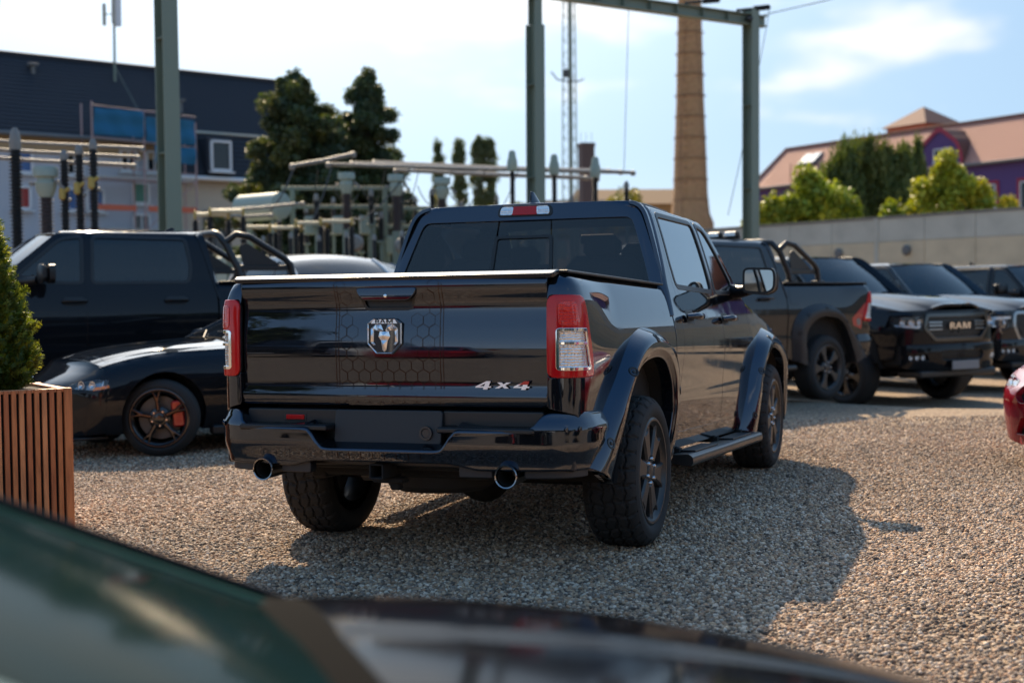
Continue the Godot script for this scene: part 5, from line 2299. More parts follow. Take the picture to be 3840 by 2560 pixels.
	wire("connection lead in the middle of the switchyard", Vector3(-3.9, 4.3, -31.2), Vector3(-4.3, 3.1, -30.8), .10, .016)
	wire("connection lead beside a frame in the switchyard", Vector3(-2.2, 4.3, -31.6), Vector3(-3.3, 3.1, -31.0), .12, .016)
	var posts := [[-4.35, 3.62, .55], [-3.12, 3.70, .62], [-2.45, 3.75, .62], [-1.75, 3.7, .5], [-1.1, 3.4, .5], [.06, 4.25, .9], [1.0, 4.15, .8], [1.92, 4.1, .7], [2.62, 3.8, .5], [1.38, 3.5, .45], [-2.9, 3.2, .5]]
	posts.sort_custom(func(a, b): return a[0] < b[0])
	no = -1
	for q in posts:
		no += 1
		post("black post insulator behind the pickup, %s from the left in its row" % nth(no), Vector3(q[0], 0, -32.0), q[1] - q[2], q[2], .075, .16)
	no = -1
	for q in [[0.06, 4.45], [1.0, 4.35], [1.92, 4.28]]:
		no += 1
		var dome := thing("breaker_cap", "pale grey-green bell-shaped insulator cap near the portal, %s from the left" % nth(no), "insulator cap", Vector3(q[0], q[1] - .22, -31.9), 0, "bell-shaped caps")
		var gd := Geo.new()
		lathe(gd, Transform3D(), [0, 0, .10, 0, .12, .10, .115, .22, .085, .32, .08, .40, .05, .46, 0, .47], 16)
		obj("bell", gd, M.yard_pale, dome)
	no = -1
	for q in [[-3.62, 4.22], [-2.52, 4.16], [-1.50, 4.08]]:
		no += 1
		transformer_head("pale round-headed instrument transformer above the frames, %s from the left" % nth(no), Vector3(q[0], 0, -31.6), q[1], 1.0)
	no = -1
	for q in [[-5.35, 2.98], [-4.80, 2.96], [-4.25, 3.05], [-3.72, 3.08]]:
		no += 1
		disconnector("low cream-armed switch with yellow brackets above the white car, %s from the left" % nth(no), Vector3(q[0] * .97, 0, -29.5), .25, q[1])
	no = -1
	for q in [[-6.05, 3.16], [-5.75, 3.22]]:
		no += 1
		disconnector("low cream-armed switch just right of the tall single column, %s of two" % nth(no), Vector3(q[0] * .97, 0, -28.0), .25, q[1])
	busbar("low copper-tinted busbar tube in front of the round tank", Vector3(-6.0, 3.22, -28.6), Vector3(-4.3, 3.42, -29.6), .03)
	busbar("second low busbar tube under the round tank", Vector3(-5.7, 3.12, -28.6), Vector3(-4.9, 3.16, -29.2), .03)
	# round tank on a transformer
	t = thing("oil_tank", "pale green round oil tank lying on a power transformer", "tank", Vector3(-5.55, 0, -31.8), .9)
	var g3 := Geo.new()
	lathe(g3, axis_at(Vector3(0, 3.50, .7), Vector3(0, 0, -1)), [0, 0, .22, .01, .30, .05, .30, 1.35, .22, 1.40, 0, 1.41], 24)
	obj("drum", g3, M.yard_pale, t)
	g3 = Geo.new()
	box(g3, Vector3(0, 1.2, 0), Vector3(1.5, 2.4, 1.5), .05)
	for k in 8:
		box(g3, Vector3(-.66 + k * .19, 1.2, .82), Vector3(.03, 2.0, .16), .01)
	obj("transformer_body", g3, M.yard_pale, t)
	for s in [-.4, .4]:
		g3 = Geo.new()
		box(g3, Vector3(0, 2.8, s), Vector3(.1, .9, .1), .01)
		obj("tank_support", g3, M.yard_green, t)
	# frames
	no = -1
	for q in [[-3.9, -32.5, 2.1, 3.95], [-1.95, -33.0, 2.6, 3.50], [.4, -33.5, 2.4, 3.35]]:
		no += 1
		t = thing("equipment_frame", "pale green steel frame carrying switchgear, %s from the left" % nth(no), "frame", Vector3(q[0], 0, q[1]), .2, "steel equipment frames")
		for s in [-.5, .5]:
			var gf := Geo.new()
			box(gf, Vector3(q[2] * s, q[3] * .5, 0), Vector3(.11, q[3], .11), .01)
			obj("post", gf, M.yard_green, t)
		for y in [0.0, -.42]:
			var gf := Geo.new()
			box(gf, Vector3(0, q[3] + y, .002), Vector3(q[2] + .5, .09, .10), .01)
			obj("rail", gf, M.yard_green, t)
		for k in 3:
			var gf := Geo.new()
			box(gf, Vector3(q[2] * (-.3 + .3 * k), q[3] - .85, .1), Vector3(.34, .42, .30), .03)
			obj("drive_box", gf, M.yard_pale, t)
	no = -1
	for k in 9:
		no += 1
		post("slender black insulator in the rear row of the switchyard, %s from the left" % nth(no), Vector3(-5.6 + k * .66, 0, -34.5), 2.55 + .22 * (k % 3), .75, .062, .14, "rear_insulator", "slender insulators in the rear row")
	for k in 6:
		post("short black insulator just above the parked cars, %s from the left" % nth(k), Vector3(-4.9 + k * .55, 0, -28.2), 1.75 + .06 * (k % 2), .80, .055, .12, "low_insulator", "short insulators above the parked cars")
	for k in 7:
		wire("thin sagging lead between busbar and insulators, %s from the left" % nth(k), Vector3(-4.3 + k * .75, 4.33, -32.0 - .1 * k), Vector3(-4.75 + k * .72, 3.25 + .08 * (k % 3), -33.4), .18, .010)
	for k in 5:
		wire("loop of cable hanging between round-headed transformers, %s from the left" % nth(k), Vector3(-3.9 + k * .62, 3.9, -31.5), Vector3(-3.4 + k * .62, 3.75 - .1 * (k % 2), -31.9), .28, .012)
	for k in 8:
		busbar("slim connection tube low in the switchyard, %s from the left" % nth(k), Vector3(-5.2 + k * .72, 3.12 + .10 * (k % 3), -33.6), Vector3(-4.5 + k * .72, 3.16 + .10 * (k % 3), -34.4), .022)
	no = -1
	for q in [[-3.35, 2.62], [-2.3, 2.55], [-1.65, 2.75]]:
		no += 1
		t = thing("round_junction_box", "pale round junction housing low in the switchyard, %s from the left" % nth(no), "junction box", Vector3(q[0], 0, -30.6), 0, "round junction housings")
		var gr := Geo.new()
		tube(gr, [Vector3.ZERO, Vector3(0, q[1] - .2, 0)], .05, 8)
		obj("stand", gr, M.yard_green, t)
		gr = Geo.new()
		lathe(gr, axis_at(Vector3(0, q[1], -.1), Vector3(0, 0, 1)), [0, 0, .16, 0, .19, .05, .19, .2, .14, .26, 0, .27], 18)
		obj("housing", gr, M.alu, t)


# ---------------------------------------------------------------- far structures
func lattice_tower() -> void:
	var t := thing("lattice_mast", "slender green steel lattice mast between the portal columns", "mast", Vector3(3.72, 0, -90))
	t.rotation.z = -.008
	var H := 26.0
	var w := .48
	for sx in [-1, 1]:
		for sz in [-1, 1]:
			obj("leg", tube(Geo.new(), [Vector3(sx * w, 0, sz * w), Vector3(sx * w * .72, H, sz * w * .72)], .028, 6), M.gantry, t)
	var g := Geo.new()
	var n := 34
	for k in n:
		var y0 := H * k / n
		var y1 := H * (k + 1) / n
		var w0 := lerpf(w, w * .72, float(k) / n)
		var w1 := lerpf(w, w * .72, float(k + 1) / n)
		var c0 := [Vector3(-w0, y0, -w0), Vector3(w0, y0, -w0), Vector3(w0, y0, w0), Vector3(-w0, y0, w0)]
		var c1 := [Vector3(-w1, y1, -w1), Vector3(w1, y1, -w1), Vector3(w1, y1, w1), Vector3(-w1, y1, w1)]
		for e in 4:
			var f := (e + 1) % 4
			if k % 2 == 0:
				tube(g, [c0[e], c1[f]], .013, 4, false)
			else:
				tube(g, [c0[f], c1[e]], .013, 4, false)
			tube(g, [c0[e], c0[f]], .012, 4, false)
	var br := obj("bracing", g, M.gantry, t)
	br.set_meta("kind", "stuff")
	g = Geo.new()
	tube(g, [Vector3(.1, 0, 0), Vector3(.05, H, 0)], .13, 8)
	obj("cable_riser", g, M.gantry, t)
	g = Geo.new()
	tube(g, [Vector3(-1.15, 15.6, .4), Vector3(-.75, 15.1, .4), Vector3(0, 15.0, .4), Vector3(.6, 15.0, .4), Vector3(.9, 15.15, .4)], .05, 6)
	box(g, Vector3(-.2, 15.5, .4), Vector3(.35, .5, .35), .05)
	obj("antenna_arm", g, M.cable, t)


func chimneys() -> void:
	var m := mat(.30, .16, .08, .9)
	var bt := Image.create_empty(256, 256, false, Image.FORMAT_RGB8)
	var q := RandomNumberGenerator.new()
	q.seed = 4
	for r in 32:
		for c in 12:
			var k := q.randf_range(.75, 1.15)
			var col := lin(.60 * k, .36 * k * q.randf_range(.9, 1.05), .175 * k)
			bt.fill_rect(Rect2i(c * 22 + (11 if r % 2 else 0), r * 8, 21, 7), col)
	tri_tex(m, ImageTexture.create_from_image(bt), .42)
	var old := noise(8, .9, 4)
	m.detail_enabled = true
	m.detail_blend_mode = BaseMaterial3D.BLEND_MODE_MUL
	m.detail_albedo = noise_tex(old, 256, [[0, .6, .55, .52], [.5, 1, .98, .95], [1, .8, .78, .75]])
	M.brick = m
	var t := thing("brick_chimney", "tall tapering ochre brick factory chimney with iron bands, behind the portal", "chimney", Vector3(15.15, 0, -120))
	t.rotation.z = -.006
	var g := Geo.new()
	lathe(g, Transform3D(), [1.95, 0, 1.95, 7.6, 1.62, 8.4, 1.45, 10.0, 1.32, 14.0, 1.16, 18.0, 1.02, 24.0, .90, 32.0, 1.05, 32.3, 1.05, 33.5, .7, 33.5], 36)
	obj("shaft", g, m, t)
	for k in 13:
		var y := 9.5 + k * 1.75
		var r := lerpf(1.49, .90, (y - 9.5) / 22.5) + (.02 if y < 18 else .045)
		g = Geo.new()
		lathe(g, Transform3D(Basis(), Vector3(0, y, 0)), [r, -.035, r + .02, -.035, r + .02, .035, r, .035], 32)
		obj("iron_band", g, M.rust, t)
	g = Geo.new()
	for k in 40:
		box(g, Vector3(-.55, 8.5 + k * .6, 1.42 - k * .012), Vector3(.30, .04, .10), 0)
	obj("climbing_irons", g, M.rust, t)
	t = thing("square_chimney", "short dark square brick chimney stack with thin rods on top", "chimney", Vector3(5.4, 0, -100), .3)
	g = Geo.new()
	box(g, Vector3(0, 6.1, 0), Vector3(.92, 12.2, .92), .02)
	box(g, Vector3(0, 12.1, 0), Vector3(1.0, .3, 1.0), .02)
	obj("stack", g, M.brick_dark, t)
	for x in [-.4, 0.0, .4]:
		obj("rod", tube(Geo.new(), [Vector3(x, 12.2, 0), Vector3(x, 13.0, 0)], .015, 5), M.cable, t)
	t = thing("brick_shed", "low dark brick works building under the square chimney", "building", Vector3(5.5, 0, -101), .1)
	g = Geo.new()
	box(g, Vector3(0, 3.3, -3.2), Vector3(7.4, 6.6, 6.0), .02)
	obj("wall", g, M.brick_dark, t)
	g = Geo.new()
	prism(g, Transform3D(Basis(Vector3(0, 0, 1), Vector3.UP, Vector3(-1, 0, 0)), Vector3(3.9, 6.6, -3.2)), pl([-3.3, 0, 3.3, 0, 0, 2.0]), 7.8)
	obj("roof", g, M.roof_dark, t)
	t = thing("ochre_works", "long ochre building with a shallow roof left of the chimney foot", "building", Vector3(11.4, 0, -128), .12)
	g = Geo.new()
	box(g, Vector3(0, 4.9, -3.5), Vector3(9.5, 9.8, 7.0), .02)
	obj("wall", g, M.ochre, t)
	g = Geo.new()
	prism(g, Transform3D(Basis(Vector3(0, 0, 1), Vector3.UP, Vector3(-1, 0, 0)), Vector3(5, 9.8, -3.5)), pl([-3.8, 0, 3.8, 0, 0, 1.6]), 10)
	obj("roof", g, M.ochre_roof, t)
	for k in 5:
		g = Geo.new()
		box(g, Vector3(-3.6 + k * 1.8, 6.5, .02), Vector3(.9, 1.4, .06), .01)
		obj("window", g, M.dark_glass, t)


func yard_wall() -> void:
	var a := Vector3(8.0, 0, -56.0)
	var d := Vector3(.6, 0, .8)
	var t := thing("concrete_wall", "long two-tone concrete panel wall behind the parked pickups on the right", "wall", a, atan2(-d.z, d.x))
	for k in range(-6, 22):
		var g := Geo.new()
		box(g, Vector3(k * 2.0 + 1.0, 1.585, 0), Vector3(1.985, 3.17, .14), .008)
		obj("panel", g, M.conc_beige, t)
		g = Geo.new()
		box(g, Vector3(k * 2.0 + 1.0, 3.58, 0), Vector3(1.985, .80, .135), .008)
		obj("panel", g, M.conc_grey, t)
		if k % 4 == 0:
			g = Geo.new()
			box(g, Vector3(k * 2.0, 2.0, .03), Vector3(.16, 4.0, .16), .01)
			obj("post", g, M.conc_grey, t)
	var c := Geo.new()
	box(c, Vector3(16, 4.02, 0), Vector3(56, .06, .24), .01)
	obj("coping", c, M.conc_dark, t)
	for x in [6.35, 9.3]:
		var o := thing("wall_lamp", "%s of two small round grey fittings on the concrete wall" % ("left" if x < 8.0 else "right"), "wall lamp", a + d * x + Vector3(-.8, 0, .6) * .09 + Vector3(0, 2.85, 0), atan2(-d.z, d.x), "round fittings on the wall")
		var g := Geo.new()
		lathe(g, axis_at(Vector3.ZERO, Vector3(0, 0, 1)), [0, 0, .17, 0, .18, .05, .13, .12, 0, .13], 16)
		obj("housing", g, M.conc_dark, o)


func tile_rows(g: Geo, a: Vector3, b: Vector3, up: Vector3, rows: int) -> Geo:
	# a roof slope between eave line a-b and the vector up, as overlapping courses with a lip each
	var n := (b - a).cross(up).normalized()
	if n.y < 0.0:
		n = -n
	for k in rows:
		var u0 := up * (float(k) / rows)
		var u1 := up * (float(k + 1) / rows)
		var l := n * .04
		g.flat([a + u0 + l, b + u0 + l, b + u1, a + u1], n)
		g.flat([a + u0, b + u0, b + u0 + l, a + u0 + l], -up)
	return g


func window_unit(root: Node3D, at: Vector3, b: Basis, w: float, h: float, glass: Material, frame: Material, cross := true) -> Node3D:
	var g := Geo.new()
	for e in [[-w * .5, 0, .09, h + .09], [w * .5, 0, .09, h + .09], [0, -h * .5, w + .09, .09], [0, h * .5, w + .09, .09]]:
		box(g, at + b * Vector3(e[0], e[1], .03), Vector3(e[2], e[3], .12), .008, b)
	if cross:
		box(g, at + b * Vector3(0, 0, .02), Vector3(.06, h, .08), .006, b)
	var f := obj("window", g, frame, root)
	g = Geo.new()
	box(g, at + b * Vector3(0, 0, -.005), Vector3(w, h, .02), 0, b)
	obj("pane", g, glass, f)
	g = Geo.new()
	box(g, at + b * Vector3(0, -h * .5 - .09, .08), Vector3(w + .25, .06, .24), .01, b)
	obj("sill", g, frame, f)
	return f


func long_house() -> void:
	var a := Vector3(-26.5, 0, -45.56)
	var d := Vector3(.7526, 0, -.6585)
	var t := thing("long_house", "long pale house with a big dark tiled roof, at the upper left", "building", a, atan2(-d.z, d.x))
	# local axes: x along the front, z towards the camera
	var g := Geo.new()
	var x1 := 17.3
	var x2 := 24.4
	box(g, Vector3(x1 * .5, 3.55, -2.4), Vector3(x1, 7.1, 4.8), .02)
	obj("wall", g, M.wall_blue, t)
	g = Geo.new()
	box(g, Vector3(x1 * .5, 7.45, -2.36), Vector3(x1 + .02, .72, 4.8), .01)
	obj("frieze", g, M.wall_ochre, t)
	g = Geo.new()
	box(g, Vector3((x1 + x2) * .5, 3.2, -2.4), Vector3(x2 - x1, 6.4, 4.7), .02)
	obj("wall", g, M.wall_cream, t)
	g = Geo.new()
	tile_rows(g, Vector3(-.5, 7.75, .45), Vector3(x1, 7.75, .45), Vector3(0, 3.3, -2.75), 20)
	tile_rows(g, Vector3(x1, 8.35, -.35), Vector3(x2 + .4, 8.35, -.35), Vector3(0, 2.7, -1.95), 16)
	tile_rows(g, Vector3(x1, 6.45, .35), Vector3(x2 + .4, 6.45, .35), Vector3(0, 1.9, -.70), 10)
	g.flat([Vector3(-.5, 11.05, -2.3), Vector3(x2 + .4, 11.05, -2.3), Vector3(x2 + .4, 7.6, -5.4), Vector3(-.5, 7.6, -5.4)], Vector3(0, 1, -1))
	var rf := obj("roof", g, M.roof_slate, t)
	for s in [-.5, x2 + .4]:
		g = Geo.new()
		g.flat([Vector3(s, 7.6, .4), Vector3(s, 11.05, -2.3), Vector3(s, 7.6, -5.4)], Vector3(s - 5, 0, 0))
		obj("gable", g, M.wall_cream, t)
	g = Geo.new()
	g.flat([Vector3(x1, 7.7, .45), Vector3(x1, 11.05, -2.3), Vector3(x1, 6.5, -2.3), Vector3(x1, 6.5, .3)], Vector3(1, 0, 0))
	obj("gable", g, M.wall_cream, t)
	g = Geo.new()
	tube(g, [Vector3(-.5, 11.1, -2.3), Vector3(x2 + .4, 11.1, -2.3)], .10, 8)
	obj("ridge", g, M.roof_slate, rf)
	g = Geo.new()
	tube(g, [Vector3(-.5, 7.70, .55), Vector3(x1, 7.70, .55)], .08, 8)
	obj("gutter", g, M.conc_dark, rf)
	g = Geo.new()
	tube(g, [Vector3(x1, 6.42, .48), Vector3(x2 + .4, 6.42, .48)], .09, 8)
	obj("gutter", g, M.white_paint, rf)
	g = Geo.new()
	box(g, Vector3((x1 + x2) * .5, 8.36, -.30), Vector3(x2 - x1, .10, .12), .02)
	obj("break_flashing", g, M.conc_grey, rf)
	for q in [[8.2, 10.1], [12.4, 10.35], [18.2, 9.35]]:
		g = Geo.new()
		var z: float = .45 - (q[1] - 7.75) * .83
		tube(g, [Vector3(q[0], q[1] - .2, z), Vector3(q[0], q[1] + .30, z)], .09, 8)
		box(g, Vector3(q[0], q[1] + .32, z), Vector3(.34, .10, .34), .02)
		obj("roof_vent", g, M.conc_dark, rf)
	g = Geo.new()
	for k in 26:
		box(g, Vector3(.3 + k * .66, 8.06, .10), Vector3(.03, .22, .03))
	tube(g, [Vector3(-.3, 8.15, .10), Vector3(x1 - .2, 8.15, .10)], .022, 6)
	obj("snow_guard", g, M.conc_dark, rf)
	var b := Basis()
	var dw := Node3D.new()
	for q in [[7.2, 5.4, M.dark_glass], [9.2, 5.4, M.shade_blue], [11.1, 5.4, M.shade_red], [13.0, 5.4, M.shade_blue], [14.0, 5.4, M.shade_blue], [15.9, 5.75, M.shade_green], [17.0, 5.6, M.shade_green], [9.2, 6.75, M.dark_glass], [11.2, 6.75, M.shade_blue], [15.4, 7.0, M.dark_glass], [16.5, 7.0, M.dark_glass], [13.2, 6.75, M.dark_glass], [15.9, 4.5, M.dark_glass], [12.0, 3.0, M.dark_glass], [9.0, 3.0, M.dark_glass]]:
		window_unit(t, Vector3(q[0], q[1], .03), b, .66, .80, q[2], M.white_paint, q[2] == M.dark_glass)
	for q in [19.2, 21.4, 23.4]:
		window_unit(t, Vector3(q, 4.35, .0), b, .95, 1.5, M.dark_glass, M.conc_dark, true)
		window_unit(t, Vector3(q, 1.8, .0), b, .95, 1.5, M.dark_glass, M.conc_dark, true)
	# dormer window in the steep slope
	for q in [19.2]:
		g = Geo.new()
		box(g, Vector3(q, 7.35, .05), Vector3(1.2, 1.45, .9), .02)
		obj("dormer", g, M.roof_slate, t)
		window_unit(t, Vector3(q, 7.35, .52), b, .86, 1.15, M.dark_glass, M.white_paint, false)
	dw.free()
	# mast on the roof
	var m := thing("antenna_mast", "thin mast with pale sector antennas on the dark roof", "antenna", Vector3(-15.75, 10.9, -57.2))
	m.rotation.z = -.008
	obj("pole", tube(Geo.new(), [Vector3(0, -1.2, 0), Vector3(0, 4.6, 0)], .055, 8), M.gantry, m)
	for q in [[-.42, 1.75, -.1], [.02, 1.95, .16], [.20, 1.85, .1]]:
		g = Geo.new()
		box(g, Vector3(q[0], q[1] + .35, q[2]), Vector3(.15 if q[0] != .2 else .24, 1.25 if q[0] != -.42 else .9, .12), .03)
		obj("sector_antenna", g, M.white_paint if q[0] == .2 else M.conc_grey, m)
	g = Geo.new()
	tube(g, [Vector3(-.42, 2.1, -.05), Vector3(.25, 2.1, 0)], .025, 6)
	obj("bracket", g, M.gantry, m)
	obj("guy_wire", tube(Geo.new(), [Vector3(0, 0, 0), Vector3(1.5, -2.4, 1.2)], .012, 5), M.gantry, m)
	# scaffold
	var s := thing("scaffold", "scaffold with blue netting against the long house", "scaffold", a + d * 13.3 + Vector3(.6585, 0, .7526) * .35, atan2(-d.z, d.x))
	for x in [0.0, 2.1, 4.3]:
		for z in [.15, 1.05]:
			obj("standard", tube(Geo.new(), [Vector3(x, 0, z), Vector3(x, 9.0 - x * .12, z)], .035, 6), M.scaf_pink, s)
	for y in [2.2, 4.2, 6.15]:
		for z in [.15, 1.05]:
			obj("ledger", tube(Geo.new(), [Vector3(0, y, z), Vector3(4.3, y, z)], .025, 6), M.scaf_pink, s)
		g = Geo.new()
		box(g, Vector3(2.15, y + .06, .6), Vector3(4.3, .05, .8), .01)
		obj("deck", g, M.conc_grey, s)
	for q in [[.1, 1.7, 5.05], [2.2, 4.25, 5.05]]:
		g = Geo.new()
		box(g, Vector3((q[0] + q[1]) * .5, q[2], 1.10), Vector3(q[1] - q[0], .22, .03), .01)
		obj("toe_board", g, M.scaf_orange, s)
	for q in [[0.05, 2.05, 7.75, 8.75], [2.15, 4.25, 7.60, 8.55], [2.5, 4.25, 6.85, 7.50]]:
		var net := func(x, y): return Vector3(x, y, 1.12 + .05 * sin(x * 7.0 + y * 3.0) + .03 * sin(y * 9.0))
		g = Geo.new()
		panel(g, rect(q[0], q[2], q[1], q[3]), net, Vector3(0, 0, 1), .12, .002, .004)
		obj("netting", g, M.net_blue, s)
	g = Geo.new()
	for y in [6.6, 7.65, 8.85]:
		tube(g, [Vector3(0, y, 1.09), Vector3(4.3, y - .15, 1.09)], .022, 6)
	tube(g, [Vector3(0, 2.2, 1.06), Vector3(2.1, 4.2, 1.06)], .022, 6)
	tube(g, [Vector3(2.1, 4.2, 1.06), Vector3(4.3, 6.15, 1.06)], .022, 6)
	obj("guard_rail", g, M.scaf_pink, s)


func purple_house() -> void:
	var a := Vector3(25.3, 0, -147.0)
	var d := Vector3(.507, 0, .861)
	var t := thing("purple_house", "purple building with a pink tiled roof beyond the concrete wall", "building", a, atan2(-d.z, d.x))
	var L := 52.0
	var g := Geo.new()
	box(g, Vector3(L * .5, 6.2, -5.0), Vector3(L, 12.4, 10.0), .02)
	obj("wall", g, M.purple, t)
	g = Geo.new()
	tile_rows(g, Vector3(1.6, 12.45, .45), Vector3(L + .4, 12.45, .45), Vector3(0, 4.0, -3.3), 18)
	g.flat([Vector3(-.5, 12.4, .45), Vector3(1.7, 12.45, .45), Vector3(1.7, 16.45, -2.85)], Vector3(-1, .5, .3))
	g.flat([Vector3(-.5, 12.4, .45), Vector3(-.5, 12.4, -9), Vector3(1.7, 16.45, -2.85)], Vector3(-1, .5, 0))
	g.flat([Vector3(1.6, 16.45, -2.85), Vector3(L + .4, 16.45, -2.85), Vector3(L + .4, 12.4, -10.4), Vector3(-.5, 12.4, -10.4)], Vector3(0, 1, -.6))
	var rf := obj("roof", g, M.roof_pink, t)
	g = Geo.new()
	box(g, Vector3(L * .5 + 1.0, 16.45, -2.85), Vector3(L - 1.2, .30, .4), .05)
	tube(g, [Vector3(-.5, 12.45, .5), Vector3(1.7, 16.5, -2.8)], .14, 6)
	obj("ridge", g, M.roof_brown, rf)
	g = Geo.new()
	tube(g, [Vector3(-.5, 12.35, .55), Vector3(L + .4, 12.35, .55)], .14, 8)
	obj("gutter", g, M.conc_dark, rf)
	# barrel dormer
	for x0 in [25.2]:
		var dm := Node3D.new()
		dm.name = "dormer"
		t.add_child(dm)
		dm.position = Vector3(x0, 12.5, .3)
		var out := spline([-2.55, 0, -2.45, .9, -2.0, 1.9, -1.2, 2.55, 0, 3.25, 1.2, 2.55, 2.0, 1.9, 2.45, .9, 2.55, 0], 4)
		g = Geo.new()
		prism(g, Transform3D(Basis(), Vector3(0, 0, -.1)), out, .12)
		obj("gable", g, M.purple, dm)
		g = Geo.new()
		for k in out.size() - 1:
			var p: Vector2 = out[k]
			var q: Vector2 = out[k + 1]
			g.flat([Vector3(p.x * 1.04, p.y * 1.04, .15), Vector3(q.x * 1.04, q.y * 1.04, .15), Vector3(q.x * 1.04, q.y * 1.04, -3.6), Vector3(p.x * 1.04, p.y * 1.04, -3.6)], Vector3(p.x, p.y, 0) + Vector3(0, .4, 0))
		obj("roof", g, M.roof_brown, dm)
		g = Geo.new()
		for k in out.size() - 1:
			var p: Vector2 = out[k]
			var q: Vector2 = out[k + 1]
			g.flat([Vector3(p.x * 1.06, p.y * 1.06, .17), Vector3(q.x * 1.06, q.y * 1.06, .17), Vector3(q.x * .93, q.y * .93, .17), Vector3(p.x * .93, p.y * .93, .17)], Vector3(0, 0, 1))
		obj("red_edge", g, M.trim_red, dm)
		window_unit(dm, Vector3(.3, .95, .06), Basis(), 1.9, 1.15, M.dark_glass, M.white_paint, true)
	for q in [6.2, 7.4, 34.5, 38.4]:
		var b := Basis(Vector3.RIGHT, -.88)
		g = Geo.new()
		box(g, Vector3(q, 14.9, -1.45), Vector3(1.35, 1.9, .22), .02, b)
		var k := obj("skylight", g, M.conc_dark, rf)
		g = Geo.new()
		box(g, Vector3(q, 14.97, -1.36), Vector3(1.1, 1.6, .20), .01, b)
		obj("pane", g, M.sky_pane, k)
	for q in [20.0, 25.0, 30.0, 34.6, 39.0]:
		window_unit(t, Vector3(q, 9.4, .03), Basis(), 2.0, 2.2, M.dark_glass, M.white_paint, true)
		g = Geo.new()
		for s in [-1.25, 1.25]:
			box(g, Vector3(q + s, 9.4, .04), Vector3(.22, 2.7, .10), .01)
		box(g, Vector3(q, 10.75, .04), Vector3(2.7, .22, .10), .01)
		obj("red_surround", g, M.trim_red, t)
	for q in [6.0, 12.0]:
		g = Geo.new()
		tube(g, [Vector3(q, 11.0, .5), Vector3(q, 14.5, .5)], .05, 6)
		obj("downpipe", g, M.roof_brown, t)
	g = Geo.new()
	tube(g, [Vector3(.4, 12.6, .3), Vector3(.4, 18.6, .3)], .05, 6)
	obj("flagpole", g, M.conc_dark, t)
	# roof tower
	var w := thing("roof_tower", "square orange-red tower with a pyramid roof behind the purple house", "tower", Vector3(44.2, 0, -152), .55)
	g = Geo.new()
	box(g, Vector3(0, 9.6, 0), Vector3(5.4, 19.2, 5.4), .02)
	obj("wall", g, M.wall_terracotta, w)
	g = Geo.new()
	var p := 3.15
	for e in [[-1, -1, 1, -1], [1, -1, 1, 1], [1, 1, -1, 1], [-1, 1, -1, -1]]:
		g.flat([Vector3(e[0] * p, 19.1, e[1] * p), Vector3(e[2] * p, 19.1, e[3] * p), Vector3(0, 21.3, 0)], Vector3(e[0] + e[2], 1.2, e[1] + e[3]))
	g.flat([Vector3(-p, 19.09, -p), Vector3(p, 19.09, -p), Vector3(p, 19.09, p), Vector3(-p, 19.09, p)], Vector3.DOWN)
	obj("roof", g, M.roof_brown, w)


